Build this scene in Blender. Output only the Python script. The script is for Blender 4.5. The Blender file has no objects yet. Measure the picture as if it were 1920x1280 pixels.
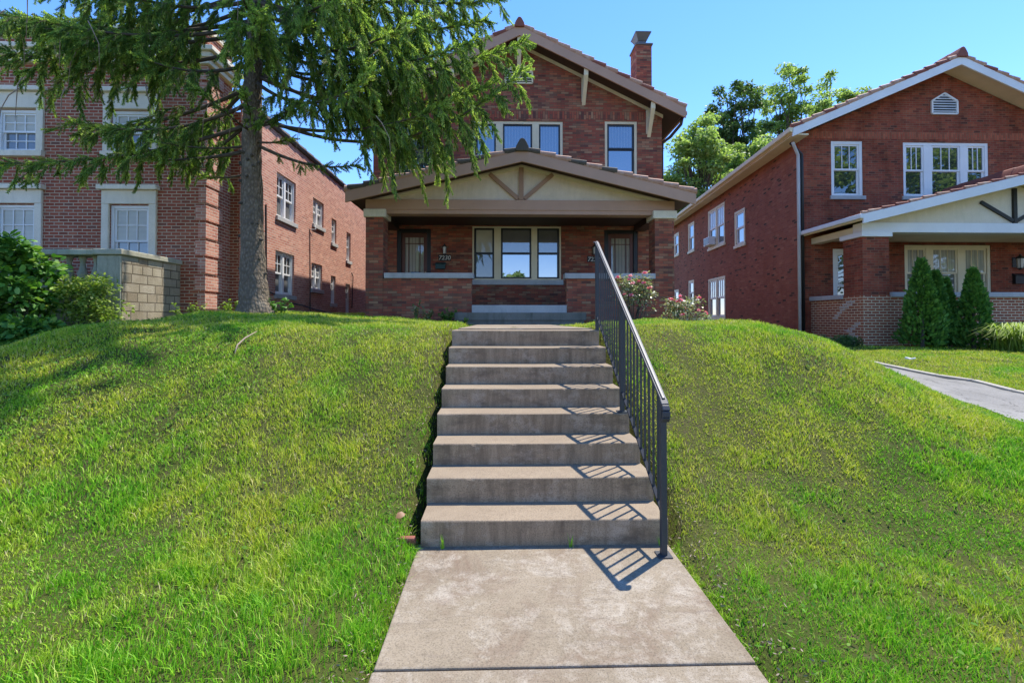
import bpy, math, random
import numpy as np
from mathutils import Vector, Matrix
random.seed(7); rng = np.random.default_rng(7)
S = bpy.context.scene; COL = S.collection; RAD = math.radians

# ------------------------------------------------------------------ camera, sky, sun, exposure
cd = bpy.data.cameras.new("camera"); cam = bpy.data.objects.new("camera", cd); COL.objects.link(cam)
cam.location = (0, 0, 1.5); cam.rotation_euler = (RAD(91.0), 0, RAD(-1.455))
cd.sensor_width = 36; cd.lens = 36*866/1920; cd.shift_y = -55.1/1920; cd.clip_start = .05; cd.clip_end = 2000
S.camera = cam
SUN = Vector((.376, .326, 1)).normalized()
W = bpy.data.worlds.new("World"); S.world = W; W.use_nodes = True
nt = W.node_tree; bg = nt.nodes["Background"]
sky = nt.nodes.new("ShaderNodeTexSky"); sky.sky_type = 'NISHITA'; sky.sun_disc = False
sky.sun_elevation = math.asin(SUN.z); sky.sun_rotation = math.atan2(SUN.x, SUN.y)
sky.altitude = 1500; sky.air_density = 1.0; sky.dust_density = .1; sky.ozone_density = 3.0
hsv = nt.nodes.new("ShaderNodeHueSaturation"); hsv.inputs["Saturation"].default_value = 1.22
tint = nt.nodes.new("ShaderNodeMix"); tint.data_type = 'RGBA'; tint.blend_type = 'MULTIPLY'; tint.inputs[0].default_value = 1; tint.inputs[7].default_value = (1.03, .9, .98, 1)
nt.links.new(sky.outputs[0], hsv.inputs["Color"]); nt.links.new(hsv.outputs[0], tint.inputs[6]); nt.links.new(tint.outputs[2], bg.inputs[0]); bg.inputs[1].default_value = .15
sd = bpy.data.lights.new("sun", 'SUN'); sd.energy = 3.0; sd.angle = RAD(.55); sd.color = (1, .95, .86)
so = bpy.data.objects.new("sun", sd); COL.objects.link(so)
so.rotation_euler = SUN.to_track_quat('Z', 'Y').to_euler(); so.location = (20, 18, 50)
S.view_settings.view_transform = 'Standard'; S.view_settings.look = 'None'
S.view_settings.exposure = 1.43; S.view_settings.gamma = 1
S.render.engine = 'CYCLES'
S.cycles.max_bounces = 8; S.cycles.diffuse_bounces = 4; S.cycles.transparent_max_bounces = 8
S.cycles.sample_clamp_indirect = 6

# ------------------------------------------------------------------ helpers
ORG = {}
def tag(o, label=None, cat=None, group=None, kind=None):
    if label: o['label'] = label
    if cat: o['category'] = cat
    if group: o['group'] = group
    if kind: o['kind'] = kind
    return o
def thing(name, loc, label, cat, group=None):
    o = bpy.data.objects.new(name, None); COL.objects.link(o); o.location = loc; o.empty_display_size = .2
    ORG[o] = np.array(loc, float); return tag(o, label, cat, group)
def link(name, me, mat, parent=None, base=None):
    """link a mesh (world coordinates) as one object; its origin follows its thing or its own base"""
    n = len(me.vertices); co = np.empty(n*3, np.float32); me.vertices.foreach_get('co', co); co = co.reshape(-1, 3)
    if parent is not None: org = ORG[parent]
    elif base is not None: org = np.array(base, float)
    else:
        lo, hi = co.min(0), co.max(0); org = np.array([(lo[0]+hi[0])/2, (lo[1]+hi[1])/2, lo[2]], float)
    me.vertices.foreach_set('co', (co-org.astype(np.float32)).ravel()); me.update()
    for m in (mat if isinstance(mat, (list, tuple)) else [mat]): me.materials.append(m)
    o = bpy.data.objects.new(name, me); COL.objects.link(o); ORG[o] = org
    if parent is not None: o.parent = parent
    else: o.location = org
    return o
def copy_tree(o, loc, rz=0, sc=1, label=None, parent=None):
    c = o.copy(); COL.objects.link(c)
    if parent is None:
        c.location = loc; c.rotation_euler = (0, 0, rz); c.scale = (sc,)*3
        if label: c['label'] = label
    else: c.parent = parent
    for ch in list(o.children): copy_tree(ch, None, parent=c)
    return c
def vec(*a): return np.array(a, float)
class MB:
    def __init__(s): s.v = []; s.f = []; s.mi = []; s.cur = 0
    def add(s, vs, fs):
        b = len(s.v); s.v += [tuple(map(float, p)) for p in vs]
        for f in fs: s.f.append([i+b for i in f]); s.mi.append(s.cur)
        return s
    def hexa(s, p): return s.add(p, [(0,3,2,1),(4,5,6,7),(0,1,5,4),(1,2,6,5),(2,3,7,6),(3,0,4,7)])
    def box(s, x0, x1, y0, y1, z0, z1):
        return s.hexa([(x0,y0,z0),(x1,y0,z0),(x1,y1,z0),(x0,y1,z0),(x0,y0,z1),(x1,y0,z1),(x1,y1,z1),(x0,y1,z1)])
    def fbox(s, fr, a0, a1, b0, b1, c0, c1):
        O, u, n = fr; g = lambda a, b, c: O+u*a+vec(0,0,b)+n*c
        return s.hexa([g(a0,b0,c1),g(a1,b0,c1),g(a1,b0,c0),g(a0,b0,c0),g(a0,b1,c1),g(a1,b1,c1),g(a1,b1,c0),g(a0,b1,c0)])
    def fquad(s, fr, a0, a1, b0, b1, c):
        O, u, n = fr; g = lambda a, b: O+u*a+vec(0,0,b)+n*c
        return s.add([g(a0,b0),g(a1,b0),g(a1,b1),g(a0,b1)], [(0,1,2,3)])
    def prism(s, pts, d):
        n = len(pts); d = vec(*d); P = [vec(*p) for p in pts]
        return s.add(P+[p+d for p in P], [tuple(range(n)), tuple(range(2*n-1, n-1, -1))]+[(i, i+n, (i+1)%n+n, (i+1)%n) for i in range(n)])
    def bar(s, p, q, w, t, up=(0,0,1)):
        p, q = vec(*p), vec(*q); d = q-p; d /= np.linalg.norm(d); sx = np.cross(d, vec(*up)); sx /= np.linalg.norm(sx); sy = np.cross(sx, d)
        a, b = sx*w/2, sy*t/2
        return s.hexa([p-a-b, p+a-b, p+a+b, p-a+b, q-a-b, q+a-b, q+a+b, q-a+b])
    def tube(s, pts, r, n=8, cap=True):
        P = [vec(*p) for p in pts]; R = r if hasattr(r, '__len__') else [r]*len(P); vs = []; fs = []
        ref = vec(0,0,1) if abs((P[-1]-P[0])[2]) < .9*np.linalg.norm(P[-1]-P[0])+1e-9 else vec(1,0,0)
        for i, p in enumerate(P):
            d = P[min(i+1, len(P)-1)]-P[max(i-1, 0)]; d /= np.linalg.norm(d)+1e-12
            a = np.cross(d, ref); a /= np.linalg.norm(a)+1e-12; b = np.cross(d, a)
            for k in range(n):
                t = 2*math.pi*k/n; vs.append(p+(a*math.cos(t)+b*math.sin(t))*R[i])
        for i in range(len(P)-1):
            for k in range(n): fs.append((i*n+k, i*n+(k+1)%n, (i+1)*n+(k+1)%n, (i+1)*n+k))
        if cap: fs += [tuple(range(n-1, -1, -1)), tuple(range((len(P)-1)*n, len(P)*n))]
        return s.add(vs, fs)
    def lathe(s, c, prof, n=12):
        vs = []; fs = []; m = len(prof)
        for r, z in prof:
            for k in range(n):
                t = 2*math.pi*k/n; vs.append((c[0]+r*math.cos(t), c[1]+r*math.sin(t), c[2]+z))
        for i in range(m-1):
            for k in range(n): fs.append((i*n+k, i*n+(k+1)%n, (i+1)*n+(k+1)%n, (i+1)*n+k))
        fs += [tuple(range(n-1, -1, -1)), tuple(range((m-1)*n, m*n))]
        return s.add(vs, fs)
    def walls(s, fr, a0, a1, b0, b1, holes, depth=.16):
        """rectangular masonry face with real openings and their reveals; holes = (a0,a1,b0,b1)"""
        A = sorted({a0, a1} | {h[0] for h in holes} | {h[1] for h in holes}); B = sorted({b0, b1} | {h[2] for h in holes} | {h[3] for h in holes})
        for i in range(len(A)-1):
            for j in range(len(B)-1):
                ca, cb = (A[i]+A[i+1])/2, (B[j]+B[j+1])/2
                if not any(h[0] < ca < h[1] and h[2] < cb < h[3] for h in holes): s.fquad(fr, A[i], A[i+1], B[j], B[j+1], 0)
        O, u, n = fr; g = lambda a, b, c: O+u*a+vec(0,0,b)+n*c
        for h in holes:
            c = [(h[0],h[2]),(h[1],h[2]),(h[1],h[3]),(h[0],h[3])]
            for k in range(4):
                p, q = c[k], c[(k+1)%4]; s.add([g(*q,0), g(*p,0), g(*p,-depth), g(*q,-depth)], [(0,1,2,3)])
            s.fquad(fr, h[0], h[1], h[2], h[3], -depth)
        return s
    def build(s, name, mat, parent=None, bevel=0, smooth=False, base=None):
        me = bpy.data.meshes.new(name); me.from_pydata(s.v, [], s.f); me.update()
        if any(s.mi): me.polygons.foreach_set('material_index', s.mi)
        if smooth: me.polygons.foreach_set('use_smooth', [True]*len(me.polygons))
        o = link(name, me, mat, parent, base)
        if bevel:
            m = o.modifiers.new('bevel', 'BEVEL'); m.width = bevel; m.segments = 2; m.limit_method = 'ANGLE'
        return o
def np_mesh(name, V, F, mat, parent=None, mi=None, smooth=False, base=None):
    me = bpy.data.meshes.new(name); V = np.asarray(V, np.float32); F = np.asarray(F, np.int32); k = F.shape[1]
    me.vertices.add(len(V)); me.vertices.foreach_set('co', V.ravel())
    me.loops.add(F.size); me.loops.foreach_set('vertex_index', F.ravel())
    me.polygons.add(len(F)); me.polygons.foreach_set('loop_start', np.arange(0, F.size, k, dtype=np.int32))
    if mi is not None: me.polygons.foreach_set('material_index', np.asarray(mi, np.int32))
    if smooth: me.polygons.foreach_set('use_smooth', np.ones(len(F), bool))
    me.update(calc_edges=True); return link(name, me, mat, parent, base)
def frames(d, roll=None):
    """orthonormal matrices (N,3,3) whose local x runs along d"""
    d = d/(np.linalg.norm(d, axis=1, keepdims=True)+1e-9); up = np.tile([0,0,1.], (len(d),1)); up[np.abs(d[:,2]) > .95] = [1,0,0]
    y = np.cross(up, d); y /= np.linalg.norm(y, axis=1, keepdims=True); z = np.cross(d, y)
    if roll is not None:
        c, s_ = np.cos(roll)[:,None], np.sin(roll)[:,None]; y, z = y*c+z*s_, z*c-y*s_
    return np.stack([d, y, z], 2)
def scatter(tv, tf, M, pos, sc):
    V = np.einsum('nij,kj->nki', M*sc[:,None,None], tv)+pos[:,None,:]
    F = (tf[None]+(np.arange(len(pos))*len(tv))[:,None,None]).reshape(-1, tf.shape[1])
    return V.reshape(-1,3), F
def randdir(n, zmin=-1., zmax=1.):
    z = rng.uniform(zmin, zmax, n); t = rng.uniform(0, 2*np.pi, n); r = np.sqrt(1-z*z); return np.stack([r*np.cos(t), r*np.sin(t), z], 1)
_L = {}
def vnoise(x, y, scale, seed=0):
    if seed not in _L: _L[seed] = np.random.default_rng(seed+100).random((256,256))
    g = _L[seed]; X, Y = np.asarray(x)*scale+37.3, np.asarray(y)*scale+11.7; i, j = np.floor(X).astype(int), np.floor(Y).astype(int)
    fx, fy = X-i, Y-j; fx = fx*fx*(3-2*fx); fy = fy*fy*(3-2*fy); i &= 255; j &= 255; a, b = (i+1) & 255, (j+1) & 255
    return (g[i,j]*(1-fx)+g[a,j]*fx)*(1-fy)+(g[i,b]*(1-fx)+g[a,b]*fx)*fy
def sm(a, b, x): t = np.clip((np.asarray(x, float)-a)/(b-a), 0, 1); return t*t*(3-2*t)

# ------------------------------------------------------------------ materials
class NG:
    def __init__(s, name):
        s.m = bpy.data.materials.new(name); s.m.use_nodes = True; s.t = s.m.node_tree; s.n = s.t.nodes; s.b = s.n["Principled BSDF"]; s.out = s.n["Material Output"]
    def new(s, t, **k):
        n = s.n.new("ShaderNode"+t)
        for a, v in k.items():
            if a in n.inputs: n.inputs[a].default_value = v
            else: setattr(n, a, v)
        return n
    def set(s, sock, v):
        if isinstance(v, bpy.types.NodeSocket): s.t.links.new(v, sock)
        else: sock.default_value = v
    def math(s, op, a, b=0., c=False):
        n = s.n.new("ShaderNodeMath"); n.operation = op; n.use_clamp = c; s.set(n.inputs[0], a); s.set(n.inputs[1], b); return n.outputs[0]
    def mix(s, f, a, b, mode='MIX'):
        n = s.n.new("ShaderNodeMix"); n.data_type = 'RGBA'; n.blend_type = mode; s.set(n.inputs[0], f)
        for k, v in ((6, a), (7, b)): s.set(n.inputs[k], v if isinstance(v, bpy.types.NodeSocket) else (*v, 1)[:4])
        return n.outputs[2]
    def ramp(s, f, stops, interp='LINEAR'):
        n = s.n.new("ShaderNodeValToRGB"); r = n.color_ramp; r.interpolation = interp
        while len(r.elements) < len(stops): r.elements.new(.5)
        for e, (p, c) in zip(r.elements, stops): e.position = p; e.color = (*c, 1) if len(c) == 3 else c
        s.set(n.inputs[0], f); return n.outputs[0]
    def coord(s): return s.new("TexCoord").outputs["Object"]
    def scaled(s, v, sc):
        n = s.new("Mapping"); s.t.links.new(v, n.inputs[0]); n.inputs["Scale"].default_value = sc; return n.outputs[0]
    def noise(s, v, scale, detail=4, rough=.6, dist=0.):
        n = s.new("TexNoise", Scale=scale, Detail=detail, Roughness=rough, Distortion=dist); s.t.links.new(v, n.inputs["Vector"]); return n.outputs["Fac"]
    def bump(s, h, strength=.3, dist=.01, to=None):
        n = s.new("Bump", Strength=strength, Distance=dist); s.t.links.new(h, n.inputs["Height"]); s.t.links.new(n.outputs[0], (to or s.b).inputs["Normal"]); return n
    def base(s, c, rough=.8, spec=.3, metal=0.):
        s.set(s.b.inputs["Base Color"], c if isinstance(c, bpy.types.NodeSocket) else (*c, 1)); s.set(s.b.inputs["Roughness"], rough)
        s.b.inputs["Specular IOR Level"].default_value = spec; s.b.inputs["Metallic"].default_value = metal
def gray(v): return (v, v, v)
def wallvec(g, rot=False):
    """running length and height along any upright face, so courses lie level on every wall"""
    sp = g.new("SeparateXYZ"); g.t.links.new(g.coord(), sp.inputs[0]); nn = g.new("SeparateXYZ"); g.t.links.new(g.new("NewGeometry").outputs["True Normal"], nn.inputs[0])
    ax, ay, az = (g.math('ABSOLUTE', nn.outputs[k]) for k in range(3))
    ax = g.math('GREATER_THAN', ax, .6); ay1 = g.math('SUBTRACT', 1., ax); az = g.math('GREATER_THAN', az, .6)
    u = g.math('ADD', g.math('MULTIPLY', sp.outputs[0], ay1), g.math('MULTIPLY', sp.outputs[1], ax)); v = g.math('ADD', sp.outputs[2], g.math('MULTIPLY', sp.outputs[1], az))
    c = g.new("CombineXYZ"); g.set(c.inputs[0], v if rot else u); g.set(c.inputs[1], u if rot else v); return c.outputs[0]
def brick(name, stops, mortar, bw=.21, bh=.068, ms=.006, dirt=(.55, .5, .48), dirtamt=.5, rot=False, mortarvar=.5, bumpd=.008, squash=1., chip=.35):
    g = NG(name); uv = wallvec(g, rot)
    w = g.new("TexNoise", Scale=3.0, Detail=2.); g.t.links.new(uv, w.inputs["Vector"])
    wob = g.new("VectorMath", operation='MULTIPLY_ADD'); g.t.links.new(w.outputs["Color"], wob.inputs[0]); wob.inputs[1].default_value = (.008, .008, 0); g.t.links.new(uv, wob.inputs[2])
    b = g.new("TexBrick", Scale=1., **{"Mortar Size": ms, "Mortar Smooth": .25, "Bias": 0., "Brick Width": bw, "Row Height": bh}); b.offset = .5; b.squash = squash; b.squash_frequency = 3
    b.inputs["Color1"].default_value = (0,0,0,1); b.inputs["Color2"].default_value = (1,1,1,1); b.inputs["Mortar"].default_value = (.5,.5,.5,1)
    g.t.links.new(wob.outputs[0], b.inputs["Vector"])
    col = g.ramp(b.outputs["Color"], stops)
    o = g.coord(); n1 = g.noise(o, 60, 3); n2 = g.noise(o, .55, 5, .65); n3 = g.noise(g.scaled(o, (1,1,.35)), 2.2, 5, .7)
    col = g.mix(g.math('MULTIPLY', n1, chip), col, g.mix(1., col, (.5,.47,.45), 'MULTIPLY'))
    mcol = g.mix(g.math('MULTIPLY', n3, mortarvar), (*mortar,), tuple(x*.45 for x in mortar))
    col = g.mix(b.outputs["Fac"], col, mcol)
    stain = g.ramp(g.math('MULTIPLY', n2, n3), [(.17, (1,1,1)), (.42, dirt)])
    col = g.mix(dirtamt, col, g.mix(1., col, stain, 'MULTIPLY'))
    g.base(col, .88, .2)
    h = g.math('ADD', g.math('MULTIPLY', g.math('SUBTRACT', 1., b.outputs["Fac"]), 1.), g.math('MULTIPLY', n1, .4)); g.bump(h, .55, bumpd); return g.m
def paint(name, c, rough=.55, var=.12, spec=.35, grain=40, wear=None):
    g = NG(name); o = g.coord(); n = g.noise(o, 1.3, 5); n2 = g.noise(o, grain, 3); d = tuple(x*(1-var*2.2) for x in c)
    col = g.mix(g.ramp(n, [(.35, gray(0)), (.7, gray(1))]), c, d)
    col = g.mix(g.math('MULTIPLY', g.ramp(n2, [(.5, gray(0)), (.75, gray(1))]), .35), col, tuple(x*(1-var*3) for x in c))
    if wear: col = g.mix(g.ramp(g.noise(o, 9, 6, .7), [(.63, gray(0)), (.7, gray(1))]), col, wear)
    g.base(col, rough, spec); g.bump(n2, .15, .004); return g.m
def stone(name, c, dark, sc=1., rough=.85, stain=(.25,.25,.2), streak=.6, bump=.3, spec=.25):
    g = NG(name); o = g.coord(); a = g.noise(o, 2.2*sc, 6, .65); f = g.noise(o, 55*sc, 4, .7); s2 = g.noise(g.scaled(o, (3.5,3.5,.6)), 1.6*sc, 5, .7)
    col = g.mix(g.ramp(a, [(.3, gray(0)), (.7, gray(1))]), c, dark)
    col = g.mix(g.math('MULTIPLY', g.ramp(s2, [(.5, gray(0)), (.74, gray(1))]), streak), col, stain)
    col = g.mix(g.math('MULTIPLY', g.ramp(f, [(.45, gray(0)), (.8, gray(1))]), .45), col, tuple(x*.5 for x in dark))
    g.base(col, rough, spec); g.bump(g.math('ADD', g.math('MULTIPLY', f, .6), a), bump, .01); return g.m
def leafmat(name, stops, trans=.35, rough=.5, posvar=.25, var_scale=1.4, dark=(.5,.55,.4), spec=.3):
    g = NG(name); r = g.new("NewGeometry").outputs["Random Per Island"]; col = g.ramp(r, stops)
    n = g.noise(g.coord(), var_scale, 3); col = g.mix(g.math('MULTIPLY', g.ramp(n, [(.35, gray(0)), (.7, gray(1))]), posvar), col, g.mix(1., col, dark, 'MULTIPLY'))
    g.base(col, rough, spec)
    t = g.new("BsdfTranslucent"); g.t.links.new(g.mix(1., col, (1.15,1.25,.6), 'MULTIPLY'), t.inputs[0])
    m = g.new("MixShader"); m.inputs[0].default_value = trans; g.t.links.new(g.b.outputs[0], m.inputs[1]); g.t.links.new(t.outputs[0], m.inputs[2])
    g.t.links.new(m.outputs[0], g.out.inputs[0]); return g.m
def glass(name, body, refl=.3, blind=0., bandcol=None, lines=True, rough=.01, vertical=False):
    """a window pane over what hangs behind it: a mirror-like sheet mixed over the blind, curtain or dark room"""
    g = NG(name); o = g.coord(); n = g.noise(o, 1.1, 3); col = g.mix(g.ramp(n, [(.35, gray(0)), (.7, gray(1))]), body, tuple(x*.7 for x in body))
    if blind:
        sp = g.new("SeparateXYZ"); g.t.links.new(o, sp.inputs[0])
        u = g.math('ADD', sp.outputs[0], sp.outputs[1]) if vertical else sp.outputs[2]
        w = g.math('FRACT', g.math('MULTIPLY', u, 1/blind)); col = g.mix(g.ramp(w, [(.0, gray(1)), (.25, gray(0)), (.85, gray(.0)), (1, gray(1))]), col, bandcol or tuple(x*.5 for x in body))
    g.base(col, .7, .1); gl = g.new("BsdfGlossy", Roughness=rough); gl.inputs[0].default_value = (.92,.96,1,1)
    bn = g.new("Bump", Strength=.03, Distance=.02); g.t.links.new(g.noise(o, 2.3, 2), bn.inputs["Height"]); g.t.links.new(bn.outputs[0], gl.inputs["Normal"])
    lw = g.new("LayerWeight", Blend=.25); f = g.math('ADD', refl, g.math('MULTIPLY', lw.outputs["Fresnel"], .22), True)
    m = g.new("MixShader"); g.set(m.inputs[0], f); g.t.links.new(g.b.outputs[0], m.inputs[1]); g.t.links.new(gl.outputs[0], m.inputs[2]); g.t.links.new(m.outputs[0], g.out.inputs[0]); return g.m

M = {}
rustic = [(0,(.323,.086,.057)),(.2,(.422,.113,.068)),(.36,(.223,.075,.057)),(.5,(.495,.146,.079)),(.64,(.348,.161,.094)),(.76,(.161,.064,.053)),(.88,(.447,.258,.147)),(1,(.396,.097,.057))]
M['brick_main'] = brick('rustic_brick', rustic, (.168,.127,.081), .24, .066, .006, dirtamt=.65)
M['brick_main_soldier'] = brick('rustic_soldier_brick', rustic, (.1,.08,.06), .24, .075, .006, rot=True)
M['brick_left'] = brick('colonial_brick', [(0,(.305,.079,.045)),(.4,(.400,.107,.061)),(.7,(.260,.079,.049)),(.88,(.454,.146,.082)),(1,(.184,.088,.067))], (.562,.419,.289), .215, .0755, .011, dirtamt=.55, mortarvar=.35)
M['brick_left_side'] = brick('common_brick', [(0,(.498,.193,.131)),(.3,(.614,.272,.188)),(.55,(.465,.175,.122)),(.8,(.697,.350,.244)),(1,(.399,.175,.131))], (.665,.560,.438), .21, .07, .008, dirt=(.900,.900,.900), dirtamt=.5)
M['brick_right'] = brick('red_brick', [(0,(.282,.066,.038)),(.35,(.381,.091,.048)),(.55,(.198,.053,.034)),(.8,(.435,.124,.061)),(1,(.118,.049,.034))], (.327,.173,.110), .22, .074, .008, dirt=(.452,.372,.293), dirtamt=.9, mortarvar=.9)
M['brick_right_side'] = brick('weathered_side_brick', [(0,(.322,.103,.063)),(.35,(.393,.130,.076)),(.7,(.298,.097,.063)),(.92,(.452,.173,.099)),(.955,(.119,.060,.040)),(1,(.095,.054,.037))], (.322,.163,.103), .22, .074, .007, dirt=(.739,.629,.493), dirtamt=.7)
M['brick_parapet'] = brick('repointed_brick', [(0,(.333,.100,.052)),(.5,(.416,.133,.068)),(1,(.267,.083,.052))], (.700,.600,.392), .22, .078, .011, dirtamt=.2, mortarvar=.3)
M['brick_soldier_right'] = brick('red_soldier_brick', [(0,(.372,.083,.045)),(.5,(.516,.144,.075)),(1,(.289,.083,.045))], (.248,.144,.083), .22, .075, .009, rot=True)
M['limestone'] = stone('limestone', (.837,.751,.600), (.710,.641,.496), stain=(.508,.468,.369), streak=.35)
M['sill_stone'] = stone('sill_stone', (.510,.500,.469), (.408,.398,.377), stain=(.255,.255,.245), streak=.5)
M['ashlar'] = brick('rockfaced_ashlar', [(0,(.433,.357,.255)),(.3,(.627,.547,.404)),(.6,(.502,.435,.319)),(1,(.684,.602,.468))], (.228,.190,.138), .44, .19, .014, dirt=(.456,.412,.319), dirtamt=.8, bumpd=.08, chip=.9, squash=.62)
M['balustrade_stone'] = stone('weathered_balustrade_stone', (.476,.448,.350), (.336,.322,.238), stain=(.168,.182,.112), streak=.7)
M['porch_stone'] = stone('mossy_step_stone', (.24,.225,.19), (.17,.16,.13), stain=(.08,.085,.06), streak=.8)
M['white'] = paint('white_paint', (.798,.798,.777), .5, .05)
M['cream'] = paint('cream_paint', (.780,.675,.455), .55, .07)
M['taupe'] = paint('taupe_paint', (.505,.299,.194), .55, .06, wear=(.446,.252,.164))
M['taupe_dark'] = paint('brace_paint', (.386,.219,.133), .55, .06)
M['brown_dark'] = paint('dark_brown_boards', (.068,.038,.027), .6, .15)
M['black_frame'] = paint('black_frame_paint', (.018,.018,.018), .4, .1, .4)
M['door_wood'] = paint('red_brown_door', (.136,.048,.032), .4, .15, .4)
M['stucco'] = stone('cream_stucco', (.801,.658,.503), (.690,.562,.418), 1.6, .95, stain=(.557,.456,.342), streak=.35, bump=.9)
M['stucco_pale'] = stone('pale_stucco', (.784,.690,.528), (.700,.618,.466), 1.6, .95, stain=(.509,.474,.334), streak=.3, bump=.6)
M['tile'] = stone('terracotta_tile', (.52,.3,.2), (.4,.22,.15), 1.4, .75, stain=(.6,.52,.42), streak=.7)
M['tile_moss'] = stone('mossy_ridge_tile', (.13,.1,.075), (.08,.07,.055), 2., .85, stain=(.16,.15,.1), streak=.6)
M['tile_red'] = stone('red_ridge_tile', (.3,.1,.065), (.2,.07,.05), 2., .7, stain=(.12,.07,.05), streak=.4)
M['metal_dark'] = paint('dark_metal', (.035,.033,.03), .45, .1, .5)
M['metal_grey'] = paint('grey_flashing', (.135,.130,.126), .4, .15, .5)
M['rail'] = paint('charcoal_rail_paint', (.04,.044,.052), .5, .08, .5, wear=(.08,.06,.05))
M['rail_dull'] = paint('dull_rail_paint', (.04,.043,.05), .85, .1, .08)
M['brass'] = paint('worn_brass', (.45,.3,.12), .35, .1, .6)
M['teal'] = paint('dark_teal_metal', (.02,.07,.065), .4, .1)
M['blue_sign'] = paint('blue_card', (.02,.12,.3), .5, .05)
M['num_plate'] = paint('number_plate', (.02,.018,.016), .5, .05)
M['num'] = paint('ivory_numerals', (.6,.56,.46), .5, .03)
M['lamp_glass'] = paint('frosted_lamp_glass', (.6,.58,.5), .3, .05)
M['cable'] = paint('black_cable', (.03,.028,.028), .6, .05)
M['pvc'] = paint('white_downspout', (.55,.55,.54), .4, .08)
M['litter'] = paint('white_paper', (.8,.8,.78), .7, .02)
M['mortar'] = paint('pale_mortar', (.55,.5,.43), .9, .05)
M['gl_sky'] = glass('sky_reflecting_glass', (.05,.055,.06), .34)
M['gl_blind'] = glass('glass_over_grey_blind', (.17,.165,.155), .16, .027, (.09,.088,.085))
M['gl_blind_cream'] = glass('glass_over_cream_blind', (.62,.58,.46), .03, .03, (.24,.23,.2))  # pale cream blind with darker slat lines
M['gl_blind_low'] = glass('glass_over_dark_blind', (.17,.17,.16), .1, .03, (.06,.065,.065))  # dark grey blind, used in the lower sashes
M['gl_curtain'] = glass('glass_over_pale_curtain', (.46,.43,.35), .08, .1, (.22,.21,.18), vertical=True)
M['gl_dark'] = glass('dark_room_glass', (.022,.026,.026), .16)
M['gl_upper'] = glass('upper_floor_glass', (.05,.06,.075), .28, .09, (.16,.18,.2), vertical=True)

def concrete(name, c, dark, stain, riser=False):
    g = NG(name); o = g.coord(); a = g.noise(o, .9, 6, .62, .4); b = g.noise(o, 7, 6, .7); f = g.noise(o, 130, 3, .7); st = g.noise(g.scaled(o, (7,2,.9)), 2.0, 5, .72)
    col = g.mix(g.ramp(a, [(.32, gray(0)), (.68, gray(1))]), c, dark)
    col = g.mix(g.math('MULTIPLY', g.ramp(b, [(.46, gray(0)), (.68, gray(1))]), .55), col, stain)
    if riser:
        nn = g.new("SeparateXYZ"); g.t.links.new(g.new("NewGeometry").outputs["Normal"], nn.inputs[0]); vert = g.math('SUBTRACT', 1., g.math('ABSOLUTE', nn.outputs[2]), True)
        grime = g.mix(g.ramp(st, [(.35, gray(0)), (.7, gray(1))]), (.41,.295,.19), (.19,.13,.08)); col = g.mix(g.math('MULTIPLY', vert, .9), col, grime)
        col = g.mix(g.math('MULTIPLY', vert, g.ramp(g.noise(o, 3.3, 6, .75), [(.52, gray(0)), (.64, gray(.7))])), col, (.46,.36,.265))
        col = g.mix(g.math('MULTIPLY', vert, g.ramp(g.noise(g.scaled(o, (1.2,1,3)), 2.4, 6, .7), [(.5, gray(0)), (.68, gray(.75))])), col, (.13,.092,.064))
    else:
        sc = g.noise(g.scaled(o, (1.2,7,1)), 3.0, 6, .7); col = g.mix(g.ramp(sc, [(.55, gray(0)), (.75, gray(.55))]), col, (.36,.31,.245))
        col = g.mix(g.ramp(g.noise(o, 1.7, 8, .75, .8), [(.48, gray(0)), (.66, gray(.85))]), col, (.185,.13,.09))
        col = g.mix(g.ramp(g.noise(o, 4.5, 8, .8, .3), [(.5, gray(0)), (.64, gray(.6))]), col, (.43,.38,.31))
        col = g.mix(g.ramp(g.noise(g.scaled(o, (2,14,1)), 2.2, 6, .75), [(.55, gray(0)), (.7, gray(.5))]), col, (.15,.12,.095))
        cr = g.new("TexNoise", Scale=1.1, Detail=8., Roughness=.62, Distortion=.3); g.t.links.new(g.scaled(o, (1.6,.55,1)), cr.inputs["Vector"])
        col = g.mix(g.math('MULTIPLY', g.ramp(cr.outputs["Fac"], [(.497, gray(0)), (.5, gray(.6)), (.503, gray(0))]), g.ramp(a, [(.45, gray(0)), (.6, gray(1))])), col, (.11,.09,.07))
    col = g.mix(g.math('MULTIPLY', g.ramp(f, [(.48, gray(0)), (.66, gray(1))]), .6), col, tuple(x*.4 for x in dark))
    spk = g.new("TexVoronoi", Scale=22.); g.t.links.new(o, spk.inputs["Vector"]); col = g.mix(g.ramp(spk.outputs["Distance"], [(.05, gray(.5)), (.09, gray(0))]), col, (.09,.075,.06))
    g.base(col, .9, .2); g.bump(g.math('ADD', f, g.math('MULTIPLY', b, 1.5)), .35, .006); return g.m
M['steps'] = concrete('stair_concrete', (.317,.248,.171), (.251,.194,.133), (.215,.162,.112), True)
M['walk'] = concrete('walk_concrete', (.295,.240,.171), (.222,.179,.124), (.188,.148,.100))
M['asphalt'] = stone('grey_asphalt', (.266,.255,.230), (.192,.185,.166), 1.2, .95, stain=(.296,.285,.259), streak=.5)
g = NG('drive_surface'); o = g.coord(); a = g.noise(o, 1.1, 6, .65); f = g.noise(o, 60, 4, .7); c = g.mix(g.ramp(a, [(.35, gray(0)), (.65, gray(1))]), (.29,.275,.25), (.2,.19,.17)); c = g.mix(g.math('MULTIPLY', g.ramp(f, [(.45, gray(0)), (.7, gray(1))]), .5), c, (.1,.095,.085))
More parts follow.
